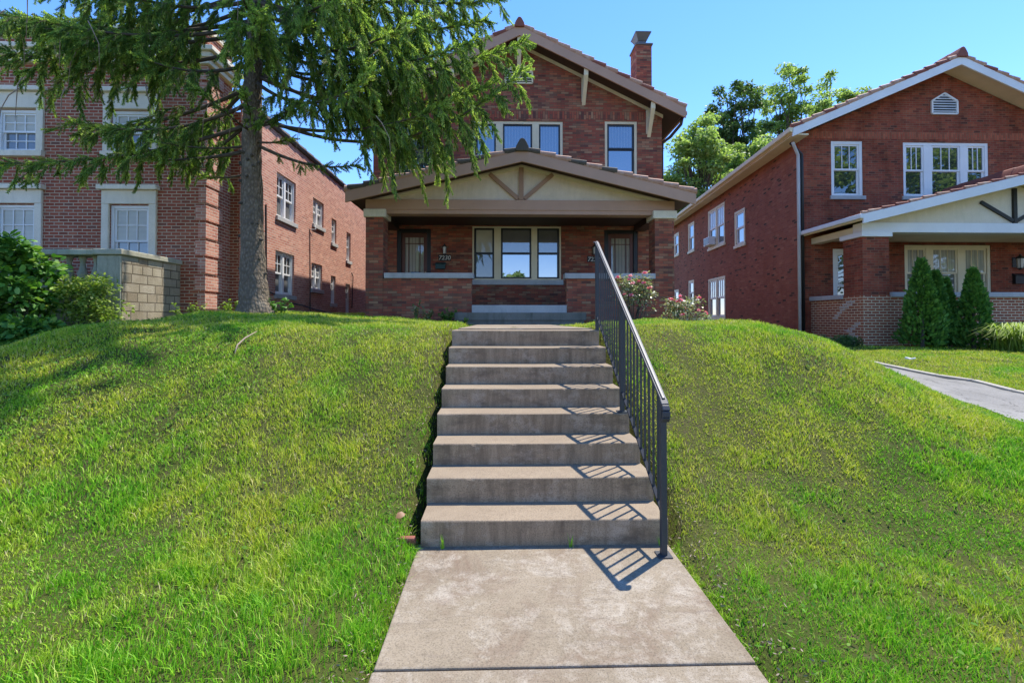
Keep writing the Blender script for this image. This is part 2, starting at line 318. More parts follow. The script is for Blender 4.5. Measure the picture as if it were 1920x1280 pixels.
cr = g.noise(g.scaled(o, (.9,.5,1)), 1.4, 8, .6, .4); c = g.mix(g.ramp(cr, [(.494, gray(0)), (.5, gray(.8)), (.506, gray(0))]), c, (.05,.048,.04)); g.base(c, .95, .15); g.bump(f, .4, .01); M['drive'] = g.m
M['kerb'] = stone('kerb_concrete', (.42,.38,.31), (.33,.3,.25), 1.2)
g = NG('lawn_soil'); o = g.coord(); a = g.noise(o, .8, 5); b = g.noise(o, 9, 5, .7); f = g.noise(o, 70, 3)
c = g.mix(g.ramp(a, [(.35, gray(0)), (.65, gray(1))]), (.06,.078,.016), (.1,.1,.03)); c = g.mix(g.ramp(b, [(.55, gray(0)), (.68, gray(.8))]), c, (.11,.08,.05))
c = g.mix(g.math('MULTIPLY', f, .5), c, g.mix(1., c, (.4,.4,.4), 'MULTIPLY')); g.base(c, .95, .1); g.bump(g.math('ADD', f, b), .6, .03); M['soil'] = g.m
g = NG('grass_blades'); r = g.new("NewGeometry").outputs["Random Per Island"]; o = g.coord(); n = g.noise(o, .75, 4, .6); n2 = g.noise(o, 3.2, 3)
sy = g.new('SeparateXYZ'); g.t.links.new(o, sy.inputs[0]); mx = g.math('ADD', g.math('ADD', g.math('MULTIPLY', n, .7), g.math('MULTIPLY', n2, .3)), g.math('MULTIPLY', g.math('SUBTRACT', g.math('MINIMUM', sy.outputs[1], 7.), 3.6), .022))
lush = g.ramp(r, [(0,(.091,.283,.010)),(.4,(.193,.475,.018)),(.8,(.329,.611,.033)),(.97,(.478,.611,.093)),(1,(.592,.520,.240))]); dry = g.ramp(r, [(0,(.250,.396,.016)),(.35,(.466,.566,.030)),(.75,(.613,.634,.074)),(.94,(.613,.566,.186)),(1,(.660,.543,.320))])
c = g.mix(g.ramp(mx, [(.445, gray(0)), (.57, gray(1))]), lush, dry); g.base(c, .5, .3)
t = g.new("BsdfTranslucent"); g.t.links.new(c, t.inputs[0]); m = g.new("MixShader"); m.inputs[0].default_value = .35
g.t.links.new(g.b.outputs[0], m.inputs[1]); g.t.links.new(t.outputs[0], m.inputs[2]); g.t.links.new(m.outputs[0], g.out.inputs[0]); M['grass'] = g.m
M['clover'] = leafmat('clover_leaf', [(0,(.09,.22,.03)),(.6,(.15,.3,.05)),(1,(.24,.36,.08))], .35, .8, spec=.05)
g = NG('spruce_bark'); o = g.coord(); v = g.new("TexVoronoi", Scale=26.); g.t.links.new(g.scaled(o, (1,1,.55)), v.inputs["Vector"]); n = g.noise(o, 14, 6, .7); n2 = g.noise(g.scaled(o, (1,1,.5)), 3.5, 5)
c = g.mix(g.ramp(n, [(.3, gray(0)), (.7, gray(1))]), (.2,.155,.11), (.36,.29,.21)); c = g.mix(g.ramp(v.outputs["Distance"], [(.0, gray(0)), (.55, gray(.6))]), c, (.07,.055,.04)); c = g.mix(g.ramp(n2, [(.56, gray(0)), (.72, gray(.6))]), c, (.32,.29,.22))
g.base(c, .95, .1); g.bump(g.math('ADD', n, v.outputs["Distance"]), .9, .03); M['bark'] = g.m
M['bark_grey'] = stone('grey_bark', (.13,.11,.085), (.07,.058,.045), 4, .95, stain=(.05,.045,.03))
M['twig'] = paint('bare_twig', (.180,.128,.090), .9, .15)
M['deadwood'] = paint('pale_dead_twig', (.33,.25,.19), .9, .1)
M['needle_old'] = leafmat('old_spruce_needles', [(0,(.12,.21,.05)),(.5,(.2,.33,.08)),(.85,(.3,.45,.11)),(1,(.4,.36,.2))], .42, .6, .25, spec=.15)
M['needle_new'] = leafmat('new_spruce_needles', [(0,(.3,.44,.09)),(.5,(.43,.58,.14)),(1,(.56,.68,.2))], .48, .6, .15, spec=.15)
M['leaf_tree'] = leafmat('pale_tree_leaf', [(0,(.162,.247,.072)),(.5,(.270,.377,.120)),(1,(.446,.533,.216))], .55)  # pale olive green leaves of the lighter trees
M['leaf_dark'] = leafmat('dark_tree_leaf', [(0,(.065,.125,.048)),(.6,(.111,.188,.066)),(1,(.169,.263,.096))], .45)
M['leaf_bush'] = leafmat('deep_green_bush_leaf', [(0,(.045,.140,.024)),(.5,(.090,.237,.035)),(.9,(.168,.365,.062)),(1,(.314,.472,.105))], .3)
M['leaf_yellow'] = leafmat('yellow_green_leaf', [(0,(.138,.230,.029)),(.5,(.230,.345,.052)),(1,(.391,.460,.127))], .4)
M['leaf_rose'] = leafmat('pale_rose_leaf', [(0,(.110,.152,.062)),(.45,(.276,.318,.166)),(.8,(.497,.524,.331)),(1,(.414,.248,.138))], .3, .35, spec=.6)
M['petal'] = leafmat('rose_petal', [(0,(.735,.060,.168)),(.5,(.892,.210,.420)),(1,(.900,.630,.770))], .4, .5, .1)
M['leaf_arb'] = leafmat('arborvitae_spray', [(0,(.050,.144,.024)),(.5,(.090,.230,.035)),(1,(.160,.326,.053))], .2, .6, .35, 3.)
M['leaf_fallen'] = leafmat('fallen_brown_leaf', [(0,(.2,.09,.04)),(1,(.3,.16,.08))], .1)
M['flower_white'] = paint('white_flower', (.75,.78,.75), .7, .03)

# ------------------------------------------------------------------ ground, walks, street
SX0, SX1 = -.53, 1.13                                                   # stair width
def H(x, y):
    x, y = np.asarray(x, float), np.asarray(y, float)
    b = 1.43*sm(2.7, 5.9, y)+.05*sm(6, 11, y)
    b = b+.16*np.exp(-((x+4.6)/2.0)**2)*sm(4.8, 8.2, y)*(1-.0*y)+.04*sm(-3.5, -6, x)*sm(9, 11, y)
    b = b-.85*sm(4.5, 8.6, -x)*(1-sm(8.8, 10.8, y))*sm(3.0, 6.0, y)
    zn = np.interp(y, [1, 2.5, 4, 5, 6, 8.5, 12.8, 15, 20, 40], [0, .05, .26, .4, .53, .7, .77, .88, 1.1, 1.4])
    s = sm(3.1, 5.9, x+.12*np.clip(y-7.5,-1,1)); z = b*(1-s)+zn*s
    z = z+(vnoise(x, y, 1.1, 1)-.5)*.075*sm(1, 3.2, y)+(vnoise(x, y, 3.3, 2)-.5)*.05*sm(.6, 2, y)
    inw = sm(SX0-.16, SX0+.02, x)*(1-sm(SX1-.02, SX1+.16, x))
    z = z-inw*(.07+.33*sm(3.0, 3.4, y)*(1-sm(5.3, 6.2, y)))*(1-sm(12.2, 12.6, y))
    z = z-.13*sm(-1.9, -1.2, x)*(1-sm(2.2, 2.9, x))*sm(7.5, 9.5, y)*(1-sm(12.2, 12.6, y))
    z = np.where(y < 1.2, z*sm(.3, 1.2, y)-.06*(1-sm(.3, 1.2, y)), z)
    return np.where(y < -3, -.32, np.where(y < .3, -.06, z))
def grid(name, xs, ys, dz, mat):
    X, Y_ = np.meshgrid(xs, ys); V = np.stack([X, Y_, H(X, Y_)+dz], 2).reshape(-1, 3); nx = len(xs)
    i = (np.arange(len(ys)-1)[:,None]*nx+np.arange(nx-1)[None]).ravel(); return V, np.stack([i, i+1, i+nx+1, i+nx], 1)
far = [-900, -300, -120, -60, -35, -22]
xs = np.array(far+list(np.arange(-15, 15.01, .11))+[-v for v in far[::-1]]); ys = np.array([-900, -300, -100, -40, -12, -6, -3.02, -3]+list(np.arange(-.5, 16, .11))+[17, 19, 22, 26, 32, 40, 60, 120, 300, 900])
V, F = grid('ground', xs, ys, 0, None); tag(np_mesh('ground', V, F, M['soil'], smooth=True, base=(0,0,0)), kind='structure')
def slab(name, x0, x1, y0, y1, z0, z1, mat, bev=.008):
    return tag(MB().box(x0, x1, y0, y1, z0, z1).build(name, mat, bevel=bev), kind='structure')
slab('front_walk', -.545, 1.125, 2.028, 3.14, -.12, .0, M['walk']); slab('front_walk', -.55, 1.12, .5, 2.021, -.12, -.004, M['walk'])
slab('upper_walk', -.515, 1.115, 5.62, 11.62, 1.2, 1.4, M['walk'])
slab('sidewalk', -60, 60, -1.2, .488, -.16, -.004, M['walk']); slab('road', -200, 200, -12, -3.0, -.4, -.16, M['asphalt'])
slab('kerb', -60, 60, -2.98, -2.8, -.35, .0, M['kerb'])
dx = np.linspace(5.62, 6.96, 8); dy = np.array(list(np.arange(1.0, 14, .25))+[15, 17, 20, 25, 32]); V, F = grid('driveway', dx, dy, .022, None)
tag(np_mesh('driveway', V, F, M['drive'], smooth=True), kind='structure')
m = MB()
for k in range(22):                                                   # pale stone edging along the far side of the drive
    y0, y1 = 1.2+k*.55, 1.2+k*.55+.53; z0, z1 = float(H(6.95, y0))-.02, float(H(6.95, y1))-.02; j = random.uniform(-.02, .02)
    m.hexa([(6.965+j,y0,z0-.1),(7.07+j,y0,z0-.1),(7.07+j,y1,z1-.1),(6.965+j,y1,z1-.1),(6.965+j,y0,z0+.075),(7.07+j,y0,z0+.075),(7.07+j,y1,z1+.075),(6.965+j,y1,z1+.075)])
tag(m.build('driveway_edging', M['kerb'], bevel=.015), 'pale stone edging strip along the grey side path', 'path edging')

# ------------------------------------------------------------------ stairs and handrail
st = thing('concrete_stairs', (.3, 3.1, 0), 'weathered concrete stair flight climbing the grassy slope', 'stairs')
N8 = [3.104+.305*k for k in range(8)]+[5.7]
for k in range(8):
    j = random.uniform(-.006, .006)
    xa, xb, ya, yb, za, zb = SX0+j-.003*k, SX1+random.uniform(-.006, .006), N8[k]+random.uniform(-.006, .006), N8[k+1]+.05, .173*k-.55, .173*(k+1)+random.uniform(-.004, .004)
    m = MB(); NX = 90; xsn = np.linspace(xa, xb, NX); wear = (vnoise(xsn, xsn*0+k, 3, 30+k)-.5)*.008; chip = np.maximum(0, vnoise(xsn, xsn*0+k*3, 16, 40+k)-.8)*.09; dish = -.006*np.exp(-((xsn-.3)/.45)**2)
    ring = []
    for x, w_, c_, d_ in zip(xsn, wear, chip, dish): r_b = .011+c_; ring += [(x, ya+w_*.4, za), (x, ya+w_*.4, zb-.05), (x, ya+w_, zb-r_b), (x, ya+w_+r_b*.35, zb-r_b*.35+d_*.3), (x, ya+w_+r_b, zb+d_), (x, ya+.09, zb+d_), (x, yb, zb), (x, yb, za)]
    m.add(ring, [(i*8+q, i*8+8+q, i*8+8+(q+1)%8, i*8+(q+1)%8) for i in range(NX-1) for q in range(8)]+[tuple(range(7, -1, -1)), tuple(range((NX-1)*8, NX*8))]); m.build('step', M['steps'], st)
hr = thing('handrail', (1.04, 2.95, 0), 'charcoal metal handrail with thin balusters on the stairs', 'handrail')
RX = lambda y: 1.043+(y-2.93)*.03
TOP = lambda y: .985+(y-2.93)*.596
BOT = lambda y: .255+(y-2.95)*.553
m = MB(); pts = [(RX(2.9), 2.905, .86), (RX(2.9), 2.885, .89), (RX(2.9), 2.885, .93), (RX(2.9), 2.905, .962), (RX(2.93), 2.94, TOP(2.94))]
for p, q in zip(pts[:-1], pts[1:]): m.bar(p, q, .05, .02, up=(0,.6,.8))
m.bar((RX(2.93), 2.93, TOP(2.93)), (RX(5.3), 5.3, TOP(5.3)), .044, .016); m.bar((RX(2.93), 2.93, TOP(2.93)+.012), (RX(5.3), 5.3, TOP(5.3)+.011), .024, .012)
m.bar((RX(5.29), 5.29, TOP(5.29)), (RX(5.4), 5.4, TOP(5.33)), .05, .018); m.build('top_rail', M['rail'], hr, bevel=.006)
MB().bar((RX(2.93), 2.95, BOT(2.95)), (RX(5.3), 5.3, BOT(5.3)), .026, .014).build('lower_rail', M['rail_dull'], hr, bevel=.002)
for y, z in ((2.95, 0), (4.07, .69), (5.29, 1.38)):
    MB().box(RX(y)-.019, RX(y)+.019, y-.019, y+.019, z-.02, TOP(y)-.01).build('post', M['rail'], hr, bevel=.003)
    MB().box(RX(y)-.045, RX(y)+.045, y-.045, y+.045, z, z+.008).build('post_base', M['rail'], hr)
for k in range(1, 23):
    y = 2.95+k*2.34/23
    if abs(y-4.07) < .04: continue
    MB().box(RX(y)-.0065, RX(y)+.0065, y-.0065, y+.0065, BOT(y), TOP(y)-.008).build('baluster', M['rail'], hr)

# ------------------------------------------------------------------ parts shared by the houses
FX = vec(1,0,0)
def front(y): return (vec(0,y,0), FX, vec(0,-1,0))
def window(par, fr, a0, a1, b0, b1, cm, smt, up, lo, units=None, cas=.07, mull=.2, mun=(0, 0), lmun=(0, 0), sill=None, rec=.03, ws=.045, split=.5, bare=False):
    m = MB(); ob = b0+.04
    m.fbox(fr, a0, a0+cas, b0, b1, -rec-.11, -rec).fbox(fr, a1-cas, a1, b0, b1, -rec-.11, -rec).fbox(fr, a0+cas, a1-cas, b1-cas, b1, -rec-.11, -rec-.002).fbox(fr, a0+cas, a1-cas, b0, ob, -rec-.11, -rec-.003)
    units = units or [(a0+cas, a1-cas)]
    for (p, q), (r, s_) in zip(units[:-1], units[1:]): m.fbox(fr, q, r, ob, b1-cas, -rec-.11, -rec-.004)
    w = m.build('window', cm, par, bevel=.004)
    for i, (p, q) in enumerate(units):
        z0, z1 = ob, b1-cas; mid = z0+(z1-z0)*split
        for (s0, s1, c, pm, mu) in ((mid-.02, z1, -rec-.03, up, mun), (z0, mid+.025, -rec-.065, lo, lmun)):
            s = MB(); s.fbox(fr, p, p+ws, s0, s1, c-.035, c).fbox(fr, q-ws, q, s0, s1, c-.035, c).fbox(fr, p+ws, q-ws, s0, s0+ws, c-.035, c-.001).fbox(fr, p+ws, q-ws, s1-ws, s1, c-.035, c-.001)
            for k in range(mu[0]): x = p+ws+(q-p-2*ws)*(k+1)/(mu[0]+1); s.fbox(fr, x-.011, x+.011, s0+ws, s1-ws, c-.028, c-.004)
            for k in range(mu[1]): z = s0+ws+(s1-s0-2*ws)*(k+1)/(mu[1]+1); s.fbox(fr, p+ws, q-ws, z-.011, z+.011, c-.027, c-.005)
            s.build('sash', smt, w)
            MB().fbox(fr, p+ws, q-ws, s0+ws, s1-ws, c-.03, c-.022).build('pane', pm[i] if isinstance(pm, list) else pm, w)
    if sill is not None: MB().fbox(fr, a0-.06, a1+.06, b0-.13, b0-.004, -.1, .06).build('sill', sill, w, bevel=.008)
    return w
def rake_tiles(cx, half, za, sl, y, mat, L=.4, r=.085, skip=0):
    m = MB()
    for sgn in (-1, 1):
        d = math.hypot(1, sl); n = int(half*d/L)
        for k in range(n+1):
            s0, s1 = k*L/d, min((k+1)*L/d+.06, half+.02)
            if s1-s0 < .05: continue
            p = (cx+sgn*s0, y+.07, za-sl*s0+.005+random.uniform(0, .008)); q = (cx+sgn*s1, y+.07, za-sl*s1+.045+random.uniform(0, .012))
            m.cur = random.choice([0, 0, 1]); m.tube([p, q], [r*.78, r*1.02], 10)
    return m
def tile_courses(cx, half, za, sl, y0, y1, L=.36):
    m = MB(); d = math.hypot(1, sl)
    for sgn in (-1, 1):
        n = int(half*d/L)
        for k in range(n+1):
            s0, s1 = k*L/d, min((k+1)*L/d, half)
            if s1-s0 < .03: continue
            m.cur = k % 2
            m.prism([(cx+sgn*s0, y0, za-sl*s0+.012), (cx+sgn*s1, y0, za-sl*s1+.05), (cx+sgn*s1, y0, za-sl*s1-.01), (cx+sgn*s0, y0, za-sl*s0-.02)][::-sgn], (0, y1-y0, 0))
    return m
def ridge_cap(cx, z, y0, y1, r, mat, par, name='ridge_cap'):
    m = MB(); n = max(1, int((y1-y0)/.45)); L = (y1-y0)/n; prof = [(-r*1.15, -.07), (-r*1.05, .05), (-r*.75, r*.95), (-r*.4, r*1.55), (0, r*1.75), (r*.4, r*1.55), (r*.75, r*.95), (r*1.05, .05), (r*1.15, -.07)]
    for k in range(n):
        s = 1+.05*(k % 2); m.prism([(cx+a*s, y0+k*L, z+b*s) for a, b in prof], (0, L+.03, 0))
    return m.build(name, mat, par, bevel=.02)
def rake_board(cx, half, za, sl, y, h, t, top=.0):
    m = MB(); e = half
    return m.prism([(cx-e, y, za-sl*e-top), (cx-e, y, za-sl*e-h), (cx, y, za-h*1.02), (cx+e, y, za-sl*e-h), (cx+e, y, za-sl*e-top), (cx, y, za-top)], (0, t, 0))
def deck(cx, half, za, sl, y0, y1, th):
    m = MB()
    for sgn in (-1, 1):
        m.prism([(cx, y0, za), (cx+sgn*half, y0, za-sl*half), (cx+sgn*half, y0, za-sl*half-th), (cx, y0, za-th)][::-sgn], (0, y1-y0, 0))
    return m
def gable_vent(par, cx, y, z0, zs, zt, hw, sh, mat, dark):
    m = MB(); P = [(cx-hw, z0), (cx+hw, z0), (cx+hw, zs), (cx+sh, zt), (cx-sh, zt), (cx-hw, zs)] if sh else [(cx-hw, z0), (cx+hw, z0), (cx+hw, zs), (cx, zt), (cx-hw, zs)]
    MB().prism([(a, y-.012, b) for a, b in P], (0, .02, 0)).build('vent', dark, par)
    for (a, b), (c, d) in zip(P, P[1:]+P[:1]): m.bar((a, y-.03, b), (c, y-.03, d), .05, .05, up=(0,1,0))
    n = int((zt-z0)/.085)
    for k in range(1, n+1):
        z = z0+k*.085; w = hw-.03 if z < zs else max(0, hw-.03-(z-zs)/(zt-zs)*(hw-sh))
        if w > .05: m.hexa([(cx-w,y-.055,z-.03),(cx+w,y-.055,z-.03),(cx+w,y-.015,z+.012),(cx-w,y-.015,z+.012),(cx-w,y-.055,z-.016),(cx+w,y-.055,z-.016),(cx+w,y-.015,z+.026),(cx-w,y-.015,z+.026)])
    m.build('louvre', mat, par)
def lantern(loc, label, glassm, s=1.):
    x, y, z = loc; t = thing('wall_lantern', loc, label, 'wall lamp')
    m = MB().box(x-.05*s, x+.05*s, y-.02, y, z-.1*s, z+.12*s).bar((x, y-.02, z+.1*s), (x, y-.12*s, z+.13*s), .02, .02); m.build('bracket', M['metal_dark'], t)
    MB().lathe((x, y-.12*s, z), [(.045*s, -.13*s), (.05*s, -.1*s), (.062*s, .07*s), (.062*s, .075*s)], 8).build('lamp_glass', glassm, t)
    MB().lathe((x, y-.12*s, z), [(.085*s, .075*s), (.06*s, .11*s), (.02*s, .15*s), (.012*s, .18*s)], 8).lathe((x, y-.12*s, z), [(.02*s, -.17*s), (.055*s, -.132*s)], 8).build('lamp_cap', M['metal_dark'], t)
    m = MB()
    for k in range(4):
        a = math.pi/4+k*math.pi/2; m.tube([(x+.052*s*math.cos(a), y-.12*s+.052*s*math.sin(a), z-.13*s), (x+.066*s*math.cos(a), y-.12*s+.066*s*math.sin(a), z+.08*s)], .006*s, 4)
    m.build('cage', M['metal_dark'], t); return t
def number(txt, x, y, z, h, label):
    t = thing('house_number', (x, y, z), label, 'house number')
    w = h*.62*len(txt); MB().box(x-w/2-.03, x+w/2+.03, y-.014, y, z-.03, z+h+.03).build('plate', M['num_plate'], t, bevel=.004)
    cu = bpy.data.curves.new('numerals', 'FONT'); cu.body = txt; cu.size = h*1.42; cu.align_x = 'CENTER'; cu.extrude = .006; cu.offset = .002; cu.shear = .15
    tmp = bpy.data.objects.new('numerals_curve', cu); COL.objects.link(tmp); me = bpy.data.meshes.new_from_object(tmp.evaluated_get(bpy.context.evaluated_depsgraph_get())); bpy.data.objects.remove(tmp)
    me.transform(Matrix.Translation((x, y-.018, z)) @ Matrix.Rotation(math.pi/2, 4, 'X')); me.materials.clear(); link('numerals', me, M['num'], t)
def door(par, fr, a0, a1, b0, b1, fm, dm, gm, cas=.13, gbox=None, hs=1, knob=True):
    f = MB().fbox(fr, a0, a0+cas, b0, b1, -.14, -.01).fbox(fr, a1-cas, a1, b0, b1, -.14, -.01).fbox(fr, a0+cas, a1-cas, b1-cas*.9, b1, -.14, -.012); f.build('door_frame', fm, par, bevel=.01)
    p, q, z1 = a0+cas, a1-cas, b1-cas*.9; s = .11; zb = b0+.55
    d = MB().fbox(fr, p, p+s, b0, z1, -.11, -.06).fbox(fr, q-s, q, b0, z1, -.11, -.06).fbox(fr, p+s, q-s, z1-s*1.3, z1, -.11, -.061).fbox(fr, p+s, q-s, b0, zb, -.11, -.062)
    dr = d.build('door', dm, par, bevel=.005); gw = q-p-2*s
    m = MB(); zt = z1-s*1.3
    for k in (.2, .8): m.fbox(fr, p+s+gw*k-.013, p+s+gw*k+.013, zb, zt, -.1, -.065)
    m.fbox(fr, p+s, q-s, zt-.2, zt-.175, -.1, -.066); m.build('muntins', dm, dr)
    MB().fbox(fr, p+s, q-s, zb, zt, -.095, -.085).build('pane', gm, dr)
    O, u, n = fr; c = O+u*((q-s/2) if hs > 0 else (p+s/2))+vec(0,0,b0+1.02)+n*(-.04); m = MB()
    m.lathe(c-vec(0,0,.0), [(.012, -.03), (.028, -.012), (.03, .0), (.028, .012), (.012, .03)], 10).fbox(fr, (c-O)[0]-.02, (c-O)[0]+.02, b0+.93, b0+1.1, -.062, -.055)
    m.build('door_knob', M['brass'], dr)
    return dr

# ------------------------------------------------------------------ the house at the head of the stairs
CX = .57; HX0, HX1, YB, YE = -3.9, 5.04, 14.2, 27.0
hs = thing('brick_house', (CX, 12, 1.4), 'brown brick two-storey house with tan gabled porch at the stair head', 'house')
fr = front(YB); T = [(-.13, .03), (0, 0)]
holes = [(-3.17, -2.13, 1.895, 4.3), (3.22, 4.27, 1.895, 4.29), (-.86, 1.88, 2.74, 4.39), (-.86, 1.94, 5.75, 7.66), (3.25, 4.26, 5.85, 7.69), (-3.12, -2.11, 5.85, 7.69)]
m = MB().walls(fr, HX0, HX1, 1.0, 7.86, holes)
m.add([(HX0,YB,7.86),(HX1,YB,7.86),(CX,YB,10.06)], [(0,1,2)]); m.add([(HX0,YE,7.86),(HX1,YE,7.86),(CX,YE,10.06)], [(2,1,0)])
m.add([(HX0,YB,1),(HX0,YE,1),(HX0,YE,7.86),(HX0,YB,7.86)], [(3,2,1,0)]); m.add([(HX1,YB,1),(HX1,YE,1),(HX1,YE,7.86),(HX1,YB,7.86)], [(0,1,2,3)]); m.add([(HX0,YE,1),(HX1,YE,1),(HX1,YE,7.86),(HX0,YE,7.86)], [(3,2,1,0)])
m.build('wall', M['brick_main'], hs)
MB().box(HX0-.004, HX1+.004, YB-.006, YB+.05, 7.73, 7.97).build('soldier_course', M['brick_main_soldier'], hs)
SL = .485; ZA = 10.27; HALF = 4.99; RY = YB-.62
deck(CX, HALF-.01, ZA-.03, SL, RY+.05, YE+.4, .16).build('roof_deck', M['brown_dark'], hs)
rf = tile_courses(CX, HALF, ZA, SL, RY+.12, YE+.4).build('roof', [M['tile'], M['tile_red']], hs)
rake_board(CX, HALF, ZA, SL, RY, .3, .048).build('rake_board', M['taupe'], hs, bevel=.006)
rake_tiles(CX, HALF, ZA+.02, SL, RY-.02, None).build('rake_tiles', [M['tile'], M['tile_red']], hs, smooth=False)
ridge_cap(CX, ZA+.0, RY-.06, YE+.4, .13, M['tile_red'], rf)
rake_board(CX, 4.5, ZA-.19, SL, YB-.03, .1, .026).build('frieze_board', M['cream'], hs)
for x in (CX, CX+2.0, CX+4.02, CX-2.0, CX-4.02):
    zt = ZA-.3-SL*abs(x-CX); dz = .95 if x == CX else .83; k = .02*(x-CX)/2
    MB().hexa([(x-.065,RY+.06,zt-.16),(x+.065,RY+.06,zt-.16),(x+.055+k,YB-.004,zt-dz),(x-.055+k,YB-.004,zt-dz),(x-.065,RY+.06,zt+.03),(x+.065,RY+.06,zt+.03),(x+.055+k,YB-.004,zt-dz+.22),(x-.055+k,YB-.004,zt-dz+.22)]).box(x-.05, x+.05, YB-.07, YB-.003, zt-dz+.1, zt+.0).build('bracket', M['cream'], hs, bevel=.008)
gable_vent(hs, CX, YB, 8.83, 9.17, 9.33, .42, .2, M['cream'], M['black_frame'])
K, B_ = M['cream'], M['black_frame']
window(hs, fr, -.86, 1.88, 2.74, 4.39, K, B_, [M['gl_blind_cream'], M['gl_blind'], M['gl_blind']], [M['gl_blind_low'], M['gl_sky'], M['gl_sky']], units=[(-.8, -.19), (.02, .96), (1.14, 1.82)], cas=.05, ws=.055, rec=.02)
MB().fbox(fr, -.9, 1.94, 2.58, 2.736, -.1, .07).build('sill', M['sill_stone'], hs, bevel=.01)
window(hs, fr, -.86, 1.94, 5.75, 7.66, K, B_, M['gl_upper'], M['gl_dark'], units=[(-.75, -.14), (.08, .99), (1.2, 1.86)], cas=.08, ws=.05, rec=.02, split=.42)
for a in (3.25, -3.12): window(hs, fr, a, a+1.01, 5.85, 7.69, K, B_, M['gl_upper'], M['gl_sky'], cas=.08, ws=.06, rec=.02, split=.55)
for a, sgn in ((-3.17, 1), (3.22, -1)):
    d = door(hs, fr, a, a+1.05, 1.897, 4.3, B_, M['door_wood'], M['gl_curtain'], hs=sgn)
m = MB().tube([(HX1+.52, RY+.3, 7.68), (HX1+.5, RY+.34, 7.5), (HX1+.3, YB+.1, 7.25), (HX1+.09, YB+.2, 7.1), (HX1+.07, YB+.2, 6.8), (HX1+.07, YB+.2, 1.5)], .05, 8); m.build('downspout', M['brown_dark'], hs, smooth=True)
MB().box(HX1+.46, HX1+.6, RY+.1, YE, 7.68, 7.8).build('gutter', M['taupe'], hs, bevel=.02)
ch = MB().box(4.76, 5.3, 15.9, 16.6, 7.4, 11.14).build('chimney', M['brick_main'], hs)
MB().box(4.72, 5.34, 15.86, 16.64, 11.13, 11.19).build('chimney_collar', M['metal_grey'], ch, bevel=.01)
MB().box(4.9, 5.16, 16.1, 16.4, 11.18, 11.42).build('flue', M['metal_grey'], ch)
MB().hexa([(4.88,16.08,11.4),(5.18,16.08,11.4),(5.18,16.42,11.4),(4.88,16.42,11.4),(4.76,15.95,11.62),(5.3,15.95,11.62),(5.3,16.55,11.62),(4.76,16.55,11.62)]).box(4.75, 5.31, 15.94, 16.56, 11.62, 11.65).build('chimney_cap', M['metal_grey'], ch)
# porch
PF = 12.0
MB().box(-3.45, 4.53, PF+.02, YB-.001, 1.0, 1.885).build('porch_floor', M['porch_stone'], hs)
for x0, x1 in ((-3.48, -3.03), (4.06, 4.57)):
    MB().box(x0, x1, PF, PF+.5, 1.0, 4.16).build('pillar', M['brick_main'], hs)
    MB().box(x0-.05, x1+.07, PF-.05, PF+.56, 4.163, 4.37).build('pillar_cap', M['limestone'], hs, bevel=.015)
for x0, x1 in ((-3.026, -.74), (1.73, 4.056)):
    MB().box(x0, x1, PF+.006, PF+.27, 1.0, 2.575).build('parapet', M['brick_main'], hs)
    MB().box(x0+.03 if x0 < 0 else x0-.05, x1+.05 if x0 < 0 else x1-.0, PF-.06, PF+.32, 2.578, 2.72).build('parapet_cap', M['sill_stone'], hs, bevel=.012)
for x0, x1 in ((-3.47, -3.22), (4.3, 4.55)):
    MB().box(x0, x1, PF+.504, YB-.002, 1.0, 2.57).build('parapet', M['brick_main'], hs); MB().box(x0-.05, x1+.05, PF+.504, YB-.002, 2.573, 2.7).build('parapet_cap', M['sill_stone'], hs, bevel=.012)
MB().box(-3.5, 4.6, PF+.03, PF+.4, 4.374, 4.64).build('beam', M['taupe'], hs, bevel=.006)
MB().box(-2.97, 4.02, PF+.05, PF+.38, 4.27, 4.372).build('beam_trim', M['taupe'], hs)
for x0, x1 in ((-3.45, -3.1), (4.15, 4.5)): MB().box(x0, x1, PF+.41, YB-.002, 4.25, 4.6).build('side_beam', M['brown_dark'], hs)
MB().box(-3.4, 4.45, PF+.402, YB-.003, 4.41, 4.46).build('porch_ceiling', M['brown_dark'], hs)
PC = .55; PS = .241; PZ = 5.76; PH = 4.4; PY = PF-.5
deck(PC, PH-.01, PZ-.03, PS, PY+.05, YB-.004, .13).build('roof_deck', M['brown_dark'], hs)
pr = tile_courses(PC, PH, PZ, PS, PY+.12, YB-.003).build('roof', [M['tile'], M['tile_red']], hs)
rake_board(PC, PH, PZ, PS, PY, .28, .05).build('rake_board', M['taupe'], hs, bevel=.006)
rake_tiles(PC, PH, PZ+.02, PS, PY-.02, None).build('rake_tiles', [M['tile'], M['tile_moss']], hs)
ridge_cap(PC, PZ+.03, PY-.07, YB-.01, .15, M['tile_moss'], pr)
MB().prism([(-3.42, PF+.1, 4.641), (4.52, PF+.1, 4.641), (PC, PF+.1, 5.6)], (0, .1, 0)).build('gable_panel', M['stucco'], hs)
rake_board(PC, 4.02, PZ-.2, PS, PF+.055, .075, .04).build('gable_trim', M['cream'], hs)
m = MB().box(PC-.06, PC+.06, PF+.03, PF+.095, 4.645, 5.5)
for sgn in (-1, 1): m.bar((PC+sgn*.08, PF+.064, 4.68), (PC+sgn*.83, PF+.064, 5.33), .1, .06, up=(0,1,0))
m.build('gable_brace', M['taupe_dark'], hs)
ps = thing('porch_steps', (.5, 11.6, 1.38), 'grey stained stone steps up to the tan gabled porch', 'steps')
MB().box(-1.15, 2.17, 11.6, 12.0-.062, 1.492, 1.69).build('step', M['porch_stone'], ps, bevel=.012); MB().box(-1.1, 2.12, 11.63, 11.93, 1.1, 1.49).build('step_base', M['porch_stone'], ps)
